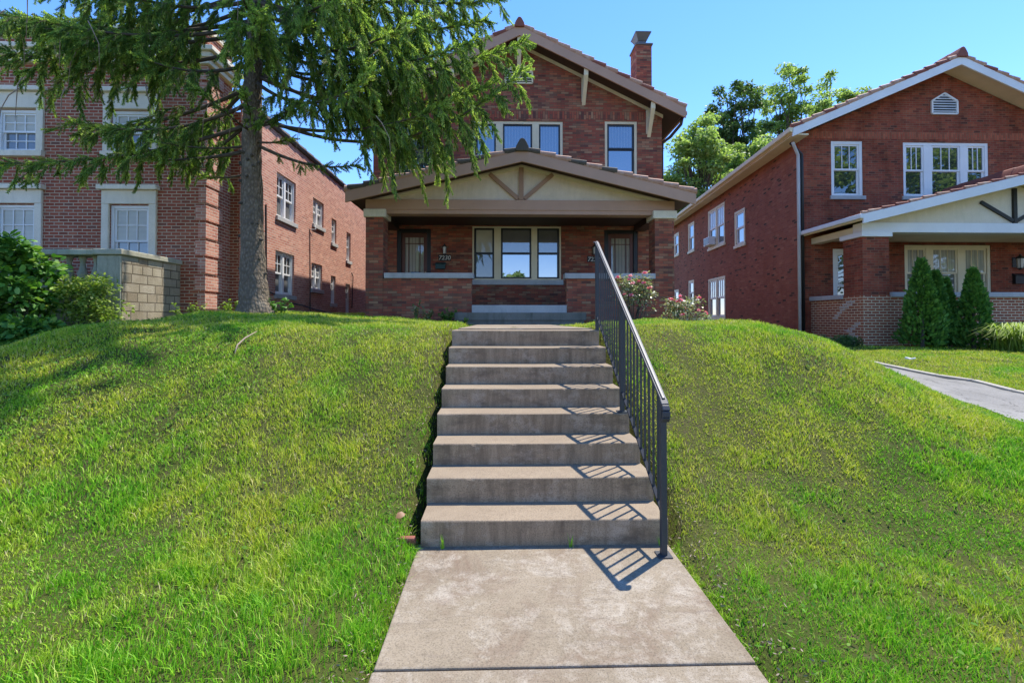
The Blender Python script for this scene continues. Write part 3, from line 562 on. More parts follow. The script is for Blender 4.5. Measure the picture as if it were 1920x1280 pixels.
MB().box(-.735, 1.725, 11.945, 12.018, 1.2, 1.888).build('step', M['sill_stone'], ps, bevel=.01)
number('7230', -1.71, YB, 3.35, .13, 'house number 7230 beside the left porch door')
number('7232', 2.88, YB, 3.32, .13, 'house number partly hidden by the rail beside the right porch door')
lantern((-1.7, YB, 3.65), 'small dark porch lantern above the number 7230', M['lamp_glass']); lantern((2.9, YB, 3.66), 'porch lantern seen behind the top of the handrail', M['lamp_glass'])
mb_ = thing('mailbox', (-1.83, YB, 3.06), 'dark teal mailbox under the number 7230', 'mailbox')
MB().box(-1.98, -1.68, YB-.1, YB, 3.06, 3.2).build('box', M['teal'], mb_, bevel=.01); MB().prism([(-1.99, YB-.11, 3.2), (-1.99, YB, 3.2), (-1.99, YB, 3.27), (-1.99, YB-.11, 3.215)], (.32, 0, 0)).build('lid', M['teal'], mb_, bevel=.004)
tag(MB().box(-2.76, -2.46, YB+.073, YB+.08, 2.78, 2.98).build('door_card', M['blue_sign']), 'small blue card in the glass of the left porch door', 'card')

# ------------------------------------------------------------------ the building on the left
lb = thing('apartment_building', (-9, 11, 1.6), 'red brick apartment block with white stone window surrounds', 'building')
LY = 11.0; fr = front(LY); LX = -6.93; SXL = -6.3; wc = [-8.67, -11.28, -13.9]
holes = [(c-.46, c+.46, b0, b1) for c in wc for b0, b1 in ((2.55, 4.19), (5.4, 6.4))]
holes = [(c-.46, c+.46, b0, b1) for c in wc for b0, b1 in ((2.55, 4.19), (5.44, 6.42))]
m = MB().walls(fr, -18, LX, .6, 8.3, holes, .16); m.add([(LX,LY,.6),(LX,12.02,.6),(LX,12.02,8.3),(LX,LY,8.3)], [(0,1,2,3)]); m.add([(-18,LY,8.3),(LX,LY,8.3),(LX,12.0,8.3),(-18,12.0,8.3)], [(0,1,2,3)])
m.add([(-18,12.02,6.6),(LX,12.02,6.6),(LX,12.02,8.3),(-18,12.02,8.3)], [(3,2,1,0)]); m.build('front_wall', M['brick_left'], lb)
sideholes = [(13.13,14.33,4.45,5.7),(15.64,16.58,4.75,5.64),(17.36,17.87,4.4,5.32),(19.04,19.56,3.95,5.12),(13.08,14.26,2.24,3.47),(15.55,16.48,2.55,3.42),(17.32,17.82,2.13,3.16),(18.97,19.5,1.76,2.99)]
sf = (vec(SXL,0,0), vec(0,1,0), vec(1,0,0))
MB().walls(sf, 12.0, 27, .6, 6.86, sideholes, .16).build('side_wall', M['brick_left_side'], lb)
m = MB().fquad(front(12.0), LX-.02, SXL, .6, 6.86, 0); m.add([(-18,12,6.86),(SXL,12,6.86),(SXL,27,6.86),(-18,27,6.86)], [(0,1,2,3)]); m.add([(-18,27,.6),(SXL,27,.6),(SXL,27,6.86),(-18,27,6.86)], [(3,2,1,0)]); m.add([(-18,11,.6),(-18,27,.6),(-18,27,6.8),(-18,11,6.8)], [(3,2,1,0)]); m.build('recess_wall', M['brick_left'], lb)
m = MB()
for k in range(26): m.tube([(SXL-.02, 12+k*.58, 6.9), (SXL-.02, 12+k*.58+.6, 6.9+.0)], [.1, .125], 8)
m.build('coping', M['tile_moss'], lb)
qs = MB(); k = 0; z = 1.35
while z < 7.2:
    L = .62 if k % 2 == 0 else .44
    qs.box(LX-L*.35, LX+.028, LY-.028, LY+L, z, z+.35); z += .415; k += 1
qs.build('quoins', M['brick_left_side'], lb, bevel=.004)
MB().box(-18, LX+.2, LY-.2, 12.05, 7.62, 7.74).box(-18, LX+.12, LY-.12, 12.04, 7.5, 7.618).box(-18, LX+.28, LY-.28, 12.06, 7.742, 7.86).build('cornice', M['limestone'], lb, bevel=.02)
MB().box(-18, LX+.06, LY-.06, 12.06, 8.3, 8.44).build('parapet_coping', M['limestone'], lb, bevel=.015)
for x in (-7.35, -9.97, -12.6): MB().box(x-.16, x+.16, LY-.02, LY+.05, 7.95, 8.22).build('stone_block', M['limestone'], lb, bevel=.01)
for c in wc:
    for b0, b1, hd in ((2.55, 4.19, .34), (5.44, 6.42, .4)):
        m = MB(); s = .165
        m.fbox(fr, c-.46-s, c-.46, b0, b1+.02, -.02, .05).fbox(fr, c+.46, c+.46+s, b0, b1+.02, -.02, .05).fbox(fr, c-.46-s, c+.46+s, b1+.021, b1+hd, -.02, .055).fbox(fr, c-.46-s-.06, c+.46+s+.06, b1+hd+.001, b1+hd+.11, -.02, .14).fbox(fr, c-.46-s-.02, c+.46+s+.02, b0-.14, b0-.003, -.1, .1)
        m.build('window_surround', M['limestone'], lb, bevel=.012)
        up = b0 > 4
        window(lb, fr, c-.46, c+.46, b0, b1, M['white'], M['white'], M['gl_blind_cream'], M['gl_blind_low'], cas=.07, mun=(2, 1), lmun=(2, 1) if up else (2, 1), rec=.03, split=.5)
for i, (a0, a1, b0, b1) in enumerate(sideholes):
    dbl = a1-a0 > .8; mid = (a0+a1)/2
    window(lb, sf, a0, a1, b0, b1, M['white'], M['white'], M['gl_dark'], M['gl_blind_low'], units=[(a0+.06, mid-.05), (mid+.05, a1-.06)] if dbl else None, cas=.06, mun=(1, 1), sill=M['sill_stone'], rec=.05, ws=.05)
MB().tube([(LX+.28, 11.96, 7.3), (LX+.28, 11.95, 1.6)], .025, 6).build('conduit', M['brick_left_side'], lb)
m = MB().tube([(SXL+.02, 12.5, 4.6), (SXL+.02, 12.55, 2.9), (SXL+.02, 12.6, 2.35), (SXL+.025, 12.75, 2.25), (SXL+.02, 13.2, 2.2), (SXL+.03, 13.9, 2.02), (SXL+.02, 14.7, 1.98), (SXL+.03, 15.6, 1.88), (SXL+.02, 17, 1.78), (SXL+.03, 18.6, 1.7)], .018, 6)
m.tube([(SXL+.02, 15.35, 4.5), (SXL+.02, 15.4, 3.2), (SXL+.02, 15.42, 1.7)], .014, 5).tube([(SXL+.02, 19.65, 3.5), (SXL+.06, 19.72, 3.35), (SXL+.02, 19.72, 2.0)], .02, 5); m.build('cable', M['cable'], lb)
MB().tube([(SXL+.05, 15.75, 4.72), (SXL+.09, 15.65, 4.55), (SXL+.03, 15.4, 4.5)], .012, 5).build('cable', M['pvc'], lb)
# stone terrace wall with balusters
tw = thing('terrace_wall', (-7.9, 10, 1.3), 'rough stone terrace wall with turned balusters beside the leafy bushes', 'stone wall')
MB().box(-7.96, -7.5, 9.3, 9.76, .6, 2.785).build('pier', M['balustrade_stone'], tw, bevel=.015)
MB().box(-7.74, -7.494, 9.764, LY-.002, .6, 2.782).box(-7.55, -7.488, 9.33, 9.76, .65, 2.7).build('return_wall', M['ashlar'], tw)
MB().box(-12, -7.963, 9.36, 9.7, .6, 2.1).build('base_wall', M['ashlar'], tw)
MB().box(-8.0, -7.44, 9.24, LY-.003, 2.789, 2.9).build('return_cap', M['balustrade_stone'], tw, bevel=.015)
MB().box(-12, -8.002, 9.28, 9.78, 2.786, 2.897).build('top_rail', M['balustrade_stone'], tw, bevel=.015)
MB().box(-12, -7.964, 9.33, 9.73, 2.103, 2.18).build('plinth', M['balustrade_stone'], tw, bevel=.01)
for k in range(14):
    MB().lathe((-8.16-k*.27, 9.53, 2.18), [(.075,0),(.075,.05),(.05,.07),(.06,.12),(.085,.2),(.08,.27),(.05,.38),(.04,.46),(.045,.5),(.06,.52),(.05,.55),(.07,.57),(.07,.607)], 10).build('baluster', M['balustrade_stone'], tw, smooth=True)

# ------------------------------------------------------------------ the house on the right
rh = thing('brick_house', (14.8, 15, .9), 'red brick house with white trim and white porch, drive beside it', 'house')
RC = 14.85; RX0, RX1, RYF, RYE = 9.9, 19.8, 15.0, 31.0; KS = .085
fr = front(RYF); tn = math.hypot(1, KS); su = vec(KS, 1, 0); sfr = (vec(RX0-KS*RYF, 0, 0), su, vec(-1, KS, 0)/tn)
fh = [(11.0, 12.07, 5.63, 7.46), (13.45, 16.38, 5.63, 7.44), (13.45, 16.4, 2.2, 4.0), (11.02, 12.05, 1.5, 3.86)]
m = MB().walls(fr, RX0, RX1, .3, 7.5, fh); m.add([(RX0,RYF,7.5),(RX1,RYF,7.5),(RX1,RYF,7.62),(RC,RYF,9.82),(RX0,RYF,7.62)], [(0,1,2,3,4)])
xe = RX0+KS*(RYE-RYF); m.add([(xe,RYE,.3),(RX1,RYE,.3),(RX1,RYE,7.5),(RC,RYE,9.8),(xe,RYE,7.5)], [(4,3,2,1,0)]); m.add([(RX1,RYF,.3),(RX1,RYE,.3),(RX1,RYE,7.5),(RX1,RYF,7.5)], [(0,1,2,3)]); m.build('front_wall', M['brick_right'], rh)
sh = [(19.0,20.0,4.75,6.22),(21.1,23.17,5.11,7.0),(25.3,26.3,5.43,7.0),(28.13,29.1,5.6,6.93),(21.1,23.2,1.65,3.56),(25.4,26.3,2.4,3.75),(28.2,29.2,1.9,3.4)]
MB().walls(sfr, RYF, RYE, .3, 7.52, sh).build('side_wall', M['brick_right_side'], rh)
MB().fbox((sfr[0], su, sfr[2]), RYF+.02, RYE, .5, 1.02, -.05, .03).build('foundation', M['kerb'], rh)
MB().box(RX0-.003, RX1, RYF-.006, RYF+.05, 7.54, 7.77).build('soldier_course', M['brick_soldier_right'], rh)
RS = .435; RZ = 10.0; RH_ = 5.5; RRY = RYF-.65
def shear(m):
    m.v = [(x+KS*(y-RYF)*min(1, max(0, (RC-x)/RH_)), y, z) for x, y, z in m.v]; return m
shear(deck(RC, RH_-.01, RZ-.03, RS, RRY+.05, RYE+.4, .14)).build('roof_deck', M['cream'], rh)
r2 = shear(tile_courses(RC, RH_, RZ, RS, RRY+.12, RYE+.4)).build('roof', [M['tile'], M['tile_red']], rh)
shear(rake_board(RC, RH_, RZ, RS, RRY, .27, .05)).build('rake_board', M['white'], rh, bevel=.006)
shear(rake_tiles(RC, RH_, RZ+.02, RS, RRY-.02, None)).build('rake_tiles', [M['tile'], M['tile_red']], rh)
ridge_cap(RC, RZ+.02, RRY-.06, RYE+.4, .15, M['tile_red'], r2)
e0 = RC-RH_; ez = RZ-RS*RH_
shear(MB().hexa([(e0-.1,RRY,ez-.12),(e0+.03,RRY,ez-.14),(e0+.03,RYE,ez-.14),(e0-.1,RYE,ez-.12),(e0-.12,RRY,ez+.02),(e0+.03,RRY,ez+.02),(e0+.03,RYE,ez+.02),(e0-.12,RYE,ez+.02)])).build('gutter', M['cream'], rh, bevel=.015)
shear(MB().hexa([(e0+.04,RRY+.06,ez-.2),(RX0-.01,RRY+.06,ez-.2),(RX0-.01,RYE,ez-.2),(e0+.04,RYE,ez-.2),(e0+.04,RRY+.06,ez-.15),(RX0-.01,RRY+.06,ez-.15),(RX0-.01,RYE,ez-.15),(e0+.04,RYE,ez-.15)])).build('soffit', M['cream'], rh)
gable_vent(rh, 14.87, RYF, 8.4, 8.83, 9.09, .43, 0, M['white'], M['black_frame'])
Wt = M['white']
window(rh, fr, 11.0, 12.07, 5.63, 7.46, Wt, Wt, M['gl_dark'], M['gl_dark'], cas=.1, mun=(2, 0), sill=M['sill_stone'], rec=.02, ws=.055)
window(rh, fr, 13.45, 16.38, 5.63, 7.44, Wt, Wt, M['gl_dark'], M['gl_dark'], units=[(13.55, 14.18), (14.46, 15.43), (15.68, 16.28)], cas=.1, mun=(2, 0), sill=M['sill_stone'], rec=.02, ws=.055)
window(rh, fr, 13.45, 16.4, 2.2, 4.0, K, K, M['gl_curtain'], M['gl_blind_low'], units=[(13.55, 14.2), (14.42, 15.29), (15.53, 16.28)], cas=.1, mun=(2, 0), sill=M['sill_stone'], rec=.02, ws=.055)
f2 = MB(); fr2 = fr
window(rh, fr, 11.02, 12.05, 1.5, 3.86, Wt, Wt, M['gl_blind'], M['gl_dark'], cas=.13, mun=(1, 0), lmun=(1, 0), rec=.01, ws=.07, split=.5)
for a0, a1, b0, b1 in sh:
    dbl = a1-a0 > 1.5; mid = (a0+a1)/2
    window(rh, sfr, a0, a1, b0, b1, M['cream'], Wt, M['gl_dark'] if not dbl else M['gl_curtain'], M['gl_dark'], units=[(a0+.1, mid-.08), (mid+.08, a1-.1)] if dbl else None, cas=.1, mun=(2, 0) if dbl else (0, 0), rec=-.02, ws=.07, sill=M['cream'])
ac = thing('window_air_conditioner', tuple(sfr[0]+su*22.6+vec(0,0,5.2)), 'white air conditioner in the wide upper side window over the drive', 'air conditioner')
MB().fbox(sfr, 22.28, 23.05, 5.2, 5.6, .0, .3).build('housing', M['white'], ac, bevel=.01); MB().fbox(sfr, 22.33, 23.0, 5.25, 5.55, .301, .31).build('grille', M['metal_grey'], ac)
MB().tube([(RX0-.38, RRY+.35, 7.28), (RX0-.3, RRY+.42, 7.2), (RX0-.07, RYF-.08, 6.95), (RX0-.06, RYF-.07, 6.8), (RX0-.06, RYF-.07, .85)], .05, 8).build('downspout', M['pvc'], rh, smooth=True)
MB().tube([(RX0-.38, RRY+.47, 7.3), (RX0-.28, RRY+.5, 7.24), (RX0+.06, RYF-.06, 6.97), (RX0+.07, RYF-.06, 6.8), (RX0+.07, RYF-.06, .7)], .048, 8).build('vent_pipe', M['black_frame'], rh, smooth=True)
MB().box(19.3, 19.8, 17.2, 17.8, 7.6, 10.4).build('chimney', M['brick_right'], rh)
# its porch
QF = 12.8; QC = RC; QA = .243; QZ = 5.6; QH = 4.88; QY = QF-.42
MB().box(10.28, 19.4, QF+.02, RYF-.002, .3, 1.48).build('porch_floor', M['kerb'], rh); MB().box(10.24, 19.45, QF-.03, RYF-.004, .3, .74).build('porch_base', M['sill_stone'], rh, bevel=.01)
for x0, x1 in ((10.26, 11.05), (18.65, 19.44)):
    MB().box(x0+.012, x1-.012, QF+.012, QF+.75, 2.2, 3.86).build('pillar', M['brick_right'], rh); MB().box(x0, x1, QF, QF+.762, .741, 2.2).build('pillar_base', M['brick_parapet'], rh)
    MB().box(x0-.05, x1+.05, QF-.05, QF+.82, 3.863, 4.0).build('pillar_cap', Wt, rh, bevel=.01)
MB().box(11.052, 18.648, QF+.004, QF+.26, .742, 2.15).box(10.263, 10.52, QF+.764, RYF-.003, .742, 2.12).build('parapet', M['brick_parapet'], rh)
MB().box(11.052, 18.648, QF-.06, QF+.32, 2.153, 2.29).box(10.2, 10.58, QF+.764, RYF-.003, 2.123, 2.26).build('parapet_cap', M['sill_stone'], rh, bevel=.012)
m = MB()
for k, (y, z) in enumerate([(13.2,2.03),(13.35,2.03),(13.5,1.96),(13.3,1.95),(13.45,1.88),(13.62,1.88),(13.6,1.8),(13.72,1.72),(13.82,1.64),(13.9,1.56),(13.02,1.4),(13.1,1.33),(13.2,1.25),(13.32,1.17),(13.22,1.09),(13.1,1.02),(13.45,1.2)]):
    m.box(10.255, 10.268, y-.1, y+.1, z-.018, z+.018).box(10.2555, 10.2675, y-.09, y-.065, z+.018, z+.06)
m.build('mortar_repair', M['mortar'], rh)
MB().box(10.25, 10.264, 13.3, 13.55, .8, 1.0).build('crawl_vent', Wt, rh)
MB().box(10.3, 19.4, QF+.06, QF+.4, 4.004, 4.28).build('beam', Wt, rh, bevel=.006)
MB().box(10.3, 10.6, QF+.402, RYF-.003, 4.0, 4.2).build('side_beam', M['cream'], rh)
MB().box(10.5, 19.2, QF+.403, RYF-.003, 4.1, 4.15).build('porch_ceiling', M['cream'], rh)
deck(QC, QH-.01, QZ-.03, QA, QY+.05, RYF-.004, .13).build('roof_deck', M['cream'], rh)
p2 = tile_courses(QC, QH, QZ, QA, QY+.12, RYF-.003).build('roof', [M['tile'], M['tile_red']], rh)
rake_board(QC, QH, QZ, QA, QY, .26, .05).build('rake_board', Wt, rh, bevel=.006)
rake_tiles(QC, QH, QZ-.005, QA, QY-.02, None, r=.055).build('rake_tiles', [M['tile'], M['tile_red']], rh)
ridge_cap(QC, QZ+.03, QY-.07, RYF-.01, .15, M['tile_red'], p2)
MB().box(QC-QH-.09, QC-QH+.03, QY, RYF-.01, QZ-QA*QH-.12, QZ-QA*QH+.01).build('gutter', Wt, rh, bevel=.02)
MB().prism([(10.5, QF+.15, 4.281), (19.2, QF+.15, 4.281), (QC, QF+.15, 5.42)], (0, .1, 0)).build('gable_panel', M['stucco_pale'], rh)
m = MB().box(QC-.05, QC+.05, QF+.08, QF+.145, 4.285, 5.3)
for sgn in (-1, 1): m.bar((QC+sgn*.06, QF+.11, 4.36), (QC+sgn*1.0, QF+.11, 4.9), .09, .05, up=(0,1,0))
m.build('gable_brace', M['black_frame'], rh)
lantern((17.2, RYF, 3.42), 'dark bracket lantern on the porch wall of the right house', M['lamp_glass'], 1.5)
mb_ = thing('mailbox', (17.3, RYF, 2.9), 'black mailbox below the lantern on the right house porch', 'mailbox')
MB().box(17.12, 17.48, RYF-.11, RYF, 2.7, 2.98).build('box', M['black_frame'], mb_, bevel=.01); MB().prism([(17.11, RYF-.12, 2.98), (17.11, RYF, 2.98), (17.11, RYF, 3.06), (17.11, RYF-.12, 2.995)], (.38, 0, 0)).build('lid', M['black_frame'], mb_)

# ------------------------------------------------------------------ lawn
def lawn_ok(x, y):
    bad = (x > SX0-.02) & (x < SX1+.01) & (y < 12.1)
    bad |= (x > 5.64) & (x < 7.06); bad |= (y > 11.55) & (x > -3.55) & (x < 4.65); bad |= (y > 10.9) & (x < -6.2); bad |= (y > 9.2) & (x < -7.4)
    bad |= (x > 10.1) & (y > 12.7); bad |= (x > 9.8) & (y > 14.8); bad |= (x > -3.95) & (x < 5.1) & (y > 14.1); bad |= (y < .5) | ((y > 11.9) & (x < -6.2))
    return ~bad
def in_view(x, y, m=2.8): return np.abs(x-.02*y) < (y*1.12+m)
def sow(n, y0, y1, half):
    y = y0+(y1-y0)*rng.random(n); x = (rng.random(n)*2-1)*half; k = in_view(x, y) & lawn_ok(x, y); return x[k], y[k]
def blades(x, y, hgt, wid, lean=.45):
    n = len(x); z = H(x, y); a = rng.uniform(0, 2*np.pi, n); d = np.stack([np.cos(a), np.sin(a)], 1); b = rng.uniform(0, 2*np.pi, n); l = rng.uniform(.1, 1, n)*lean; s = np.stack([np.cos(b), np.sin(b)], 1)*(l*hgt)[:,None]
    P = np.stack([x, y, z-.01], 1); D = np.concatenate([d*wid[:,None]*.5, np.zeros((n,1))], 1); up = np.zeros((n,3)); up[:,2] = hgt
    mid = P+up*.55+np.concatenate([s*.35, np.zeros((n,1))], 1); tip = P+up*(1-.35*l[:,None]**2)+np.concatenate([s*1.1, np.zeros((n,1))], 1)
    V = np.stack([P-D, P+D, mid-D*.8, mid+D*.8, tip], 1).reshape(-1,3); f = np.array([[0,1,3],[0,3,2],[2,3,4]]); return V, (f[None]+(np.arange(n)*5)[:,None,None]).reshape(-1,3)
VV = []; FF = []; off = 0
for y0, y1, dens in ((1.15, 2.2, 12000), (2.2, 3.2, 11500), (3.2, 4.4, 10000), (4.4, 6, 8000), (6, 8, 4800), (8, 11, 2400), (11, 15, 1000)):
    half = y1*1.14+2.9; x, y = sow(int(dens*(y1-y0)*2*half), y0, y1, half)
    p = vnoise(x, y, .9, 5)*.6+vnoise(x, y, 3.1, 6)*.4; bare = vnoise(x, y, 5.5, 7)
    near = np.minimum(np.abs(x-SX0), np.abs(x-SX1)); edge = (near < .3) & (y > 2.6) & (y < 6) & (rng.random(len(x)) < .75*(1-near/.3))
    keep = (rng.random(len(x)) < np.clip(1.4-bare*1.15, .3, 1)) & ~edge; x, y, p = x[keep], y[keep], p[keep]; d = np.hypot(x, y)
    lush = sm(5.2, 2.2, y)*.6+.4; tuft = sm(.5, .85, vnoise(x, y, 6, 11)); hgt = (.016+.032*sm(.35, .75, p)*lush+.032*tuft*lush+.02*rng.random(len(x)))*(.6+.8*rng.random(len(x)))*np.where(y > 6, 1.25, 1); wid = .0032+.00075*d*(.7+.6*rng.random(len(x)))
    V, F = blades(x, y, hgt, wid, .8); VV.append(V); FF.append(F+off); off += len(V)
for sx, sg in ((-.545, -1), (1.125, 1)):                               # blades leaning in over the walk's edges
    n = 5200; y = rng.uniform(.9, 3.1, n); cl = vnoise(y*0+sg, y, 7, 12); k = rng.random(n) < np.clip(cl*1.7-.35, .03, 1); y = y[k]; n = len(y); x = sx+sg*np.abs(rng.normal(0, .028, n))-sg*.012*vnoise(y, y*0, 5, 13)
    V, F = blades(x, y, rng.uniform(.02, .06, n), np.full(n, .0055), 1.1); VV.append(V); FF.append(F+off); off += len(V)
tag(np_mesh('grass', np.concatenate(VV), np.concatenate(FF), M['grass'], base=(0,0,0)), kind='stuff')
# broad-leaved weeds and clover
LEAF = np.array([[0,0,0],[.35,.26,.05],[.35,-.26,.05],[.75,.22,.04],[.75,-.22,.04],[1,0,-.04]], float); LEAFF = np.array([[0,2,1],[1,2,4],[1,4,3],[3,4,5]])
x, y = sow(26000, 1.3, 9.5, 11); p = vnoise(x, y, 1.1, 9); k = (p > .6) & (rng.random(len(x)) < .6); x, y = x[k], y[k]; xe, ye = rng.uniform(-8, -2.6, 5200), rng.uniform(3.8, 7.4, 5200); ke = (vnoise(xe, ye, 1.6, 15) > .48) & in_view(xe, ye); x, y = np.concatenate([x, xe[ke]]), np.concatenate([y, ye[ke]]); n = len(x)
dd = randdir(n, .05, .7); V, F = scatter(LEAF, LEAFF, frames(dd, rng.normal(0, .4, n)), np.stack([x, y, H(x, y)+.015+.03*rng.random(n)], 1), rng.uniform(.014, .032, n)*(1+.07*y))
tag(np_mesh('lawn_weeds', V, F, M['clover'], base=(0,0,0)), kind='stuff')
# straw, soil crumbs and leaf bits beside the stairs
x = np.concatenate([SX0-np.abs(rng.normal(0, .12, 550)), SX1+np.abs(rng.normal(0, .12, 550))]); y = rng.uniform(1.8, 5.8, len(x)); k = lawn_ok(x, y); x, y = x[k], y[k]; n = len(x)
V, F = scatter(LEAF*[1,.5,1], LEAFF, frames(randdir(n, -.1, .4), rng.uniform(0, 6, n)), np.stack([x, y, H(x, y)+.02], 1), rng.uniform(.01, .03, n)); tag(np_mesh('leaf_litter', V, F, M['deadwood'], base=(0,0,0)), kind='stuff')
def one_leaf(x, y, s, label, rz):
    z = float(H(x, y))+.035; V, F = scatter(LEAF*[1,1.3,2.5], LEAFF, frames(np.array([[math.cos(rz), math.sin(rz), .25]]), np.array([.5])), np.array([[x, y, z]]), np.array([s])); tag(np_mesh('fallen_leaf', V, F, M['leaf_fallen']), label, 'leaf')
one_leaf(-.72, 3.22, .075, 'curled red-brown leaf lying left of the bottom step', .6); one_leaf(-.6, 5.0, .12, 'brown fallen leaf on the grass left of the upper steps', 2.2)
def tube_thing(name, pts, r, mat, label, cat): return tag(MB().tube(pts, r, 6).build(name, mat, smooth=True), label, cat)
tube_thing('twig', [(x, y, float(H(x, y))+.06) for x, y in ((-2.78,5.35),(-2.83,5.2),(-2.83,5.05),(-2.77,4.9))], [.004,.009,.009,.004], M['deadwood'], 'pale curved twig lying on the left slope', 'twig')
tag(MB().box(-.68, -.56, 3.08, 3.13, float(H(-.62, 3.1))-.03, float(H(-.62, 3.1))+.03).build('brick_piece', M['tile_red'], bevel=.012), 'loose brick piece half buried left of the bottom step', 'brick')
z = float(H(8.0, 9.0))
tag(MB().hexa([(7.8,8.62,z+.05),(7.95,8.65,z+.06),(7.93,8.74,z+.05),(7.78,8.72,z+.06),(7.81,8.62,z+.07),(7.96,8.66,z+.09),(7.93,8.73,z+.065),(7.79,8.71,z+.1)]).build('paper_scrap', M['litter'], bevel=.01), 'white scrap of paper on the right lawn', 'litter')

# ------------------------------------------------------------------ spruce
sp = thing('spruce_tree', (-4.42, 8.5, 1.6), 'tall spruce with drooping boughs on the left of the lawn', 'tree')
TX = np.array([[-4.42,1.45,.36],[-4.43,1.62,.31],[-4.46,1.85,.25],[-4.49,2.3,.215],[-4.52,3.4,.185],[-4.54,4.5,.165],[-4.53,5.5,.15],[-4.5,7,.135],[-4.48,9,.105],[-4.47,11,.075],[-4.45,13.5,.03],[-4.45,14.4,.008]])
n = 18; V = []; zz = np.concatenate([np.linspace(1.42, 2.4, 14), np.linspace(2.6, 14.4, 60)])
for z in zz:
    cx = np.interp(z, TX[:,1], TX[:,0]); r = np.interp(z, TX[:,1], TX[:,2])
    for k in range(n):
        t = 2*np.pi*k/n; root = 1+.28*max(0, (2.0-z)/.6)*math.cos(5*t+1)*(.6+.4*math.sin(2*t)); rr = r*root*(1+.06*math.sin(z*9+3*t)*math.sin(z*4.3-t)+rng.normal(0, .016)); V.append((cx+rr*math.cos(t), 8.5+rr*math.sin(t), z))
V = np.array(V); i = np.arange(len(zz)-1)[:,None]*n+np.arange(n)[None]; j = np.arange(len(zz)-1)[:,None]*n+(np.arange(n)[None]+1)%n
tk = np_mesh('trunk', V, np.stack([i.ravel(), j.ravel(), (j+n).ravel(), (i+n).ravel()], 1), M['bark'], sp, smooth=True)
m = MB()
for k in range(26):                                                    # stubs and knots of shed limbs
    z = random.uniform(2.3, 5.6); t = random.uniform(math.pi, 2*math.pi); cx, r = np.interp(z, TX[:,1], TX[:,0]), np.interp(z, TX[:,1], TX[:,2]); L = random.uniform(.02, .06)
    m.tube([(cx+(r-.02)*math.cos(t), 8.5+(r-.02)*math.sin(t), z), (cx+(r+L)*math.cos(t), 8.5+(r+L)*math.sin(t), z+random.uniform(-.02, .02))], [.035, .018], 7)
m.build('stub', M['bark_grey'], tk)
segs = 7; SV = [[k/segs, 0, .0] for k in range(segs+1)]; SF = []
for k in range(segs):
    for a in range(4):
        t = 2*math.pi*(a+.5*(k % 2))/4; L = .19*(1-.3*k/segs); SV.append([(k+1.1)/segs+.02, L*math.cos(t), L*math.sin(t)]); SF.append([k, k+1, len(SV)-1])
SHOOT, SHOOTF = np.array(SV), np.array(SF)
sh_p, sh_d, sh_s, sh_new = [], [], [], []; twv = MB(); lim = MB()
def unit(v): return v/(np.linalg.norm(v)+1e-9)
def shoots_along(P, newness, step, size, spread=.8, hang=0.):
    L = np.linalg.norm(P[1:]-P[:-1], axis=1).sum(); k = max(2, int(L/step)); n = len(P)-1
    for q in range(k):
        t = (q+rng.random())/k; a = min(int(t*n), n-1); f = t*n-a; p = P[a]*(1-f)+P[a+1]*f; d = unit(P[a+1]-P[a]); r = rng.normal(0, 1, 3); r -= d*(r@d); r = unit(r); r[2] -= hang
        v = unit(d+r*spread); sh_p.append(p); sh_d.append(v); sh_s.append(size*rng.uniform(.6, 1.25)*(1 if t < .85 else 1.15)); sh_new.append(rng.random() < newness*(.35+.65*t))
def bough(z0, tip, sag=.5, up=.25, full=1., new=.45, hang=.5, start=.22, r0=.032, bare=False, y0=8.5, dens=1.):
    P0 = vec(np.interp(z0, TX[:,1], TX[:,0]), y0, z0); P1 = vec(*tip); n = 16; T = np.linspace(0, 1, n+1); L = np.linalg.norm(P1-P0)
    jx = rng.normal(0, .02*L, 3)*[1,1,.4]
    P = np.array([P0*(1-t)+P1*t+vec(0,0,-sag*math.sin(math.pi*t**.85)+up*(t**4-t))+jx*math.sin(math.pi*t) for t in T])
    lim.tube(P, [r0*(1-t)**.8+.006 for t in T], 6)
    hd = unit((P1-P0)*vec(1,1,0)); sd_ = vec(-hd[1], hd[0], 0)
    k = int(L*(1-start)/.155*dens)
    for q in range(k):
        t = start+(1-start)*(q+rng.random())/k; a = min(int(t*n), n-1); f = t*n-a; B = P[a]*(1-f)+P[a+1]*f
        sgn = 1 if q % 2 else -1; l = full*(.3+.6*(1-t)**.7)*min(1.1, .32*L)*rng.uniform(.55, 1.2); ang = rng.uniform(.5, 1.1); d = hd*math.cos(ang)+sd_*sgn*math.sin(ang)
        dr = rng.uniform(.5, 1.15)*(1+hang*.4); C = np.array([B+d*l*s-vec(0,0,dr*l*s*s*.9)+vec(0,0,.06*l*s) for s in np.linspace(0, 1, 5)])
        twv.tube(C, [.007,.006,.005,.004,.003], 3, cap=False)
        if bare and rng.random() < .6: continue
        out = new*(.25+.75*t)
        shoots_along(C[1:], out, .036, .15, .75, .65)
        for h in range(int(rng.integers(2, 5)*(.7+hang))):
            s = rng.uniform(.25, 1); i_ = min(int(s*4), 3); q0 = C[i_]*(1-(s*4-i_))+C[i_+1]*(s*4-i_); hl = hang*rng.uniform(.4, 1.45)*(.2+.85*math.sin(math.pi*min(1, t*1.08)))*full
            if hl < .08: continue
            w = rng.normal(0, .13, 2); D = np.array([q0+vec(w[0]*u_, w[1]*u_, -u_)*hl+d*.1*u_ for u_ in np.linspace(0, 1, 4)])
            twv.tube(D, [.005,.004,.003,.002], 3, cap=False); shoots_along(D, out*.8, .03, .14, .42, .2)
    shoots_along(P[n//2:], new, .03, .15, .7)
    shoots_along(P[n-3:], 1, .035, .16, .6)
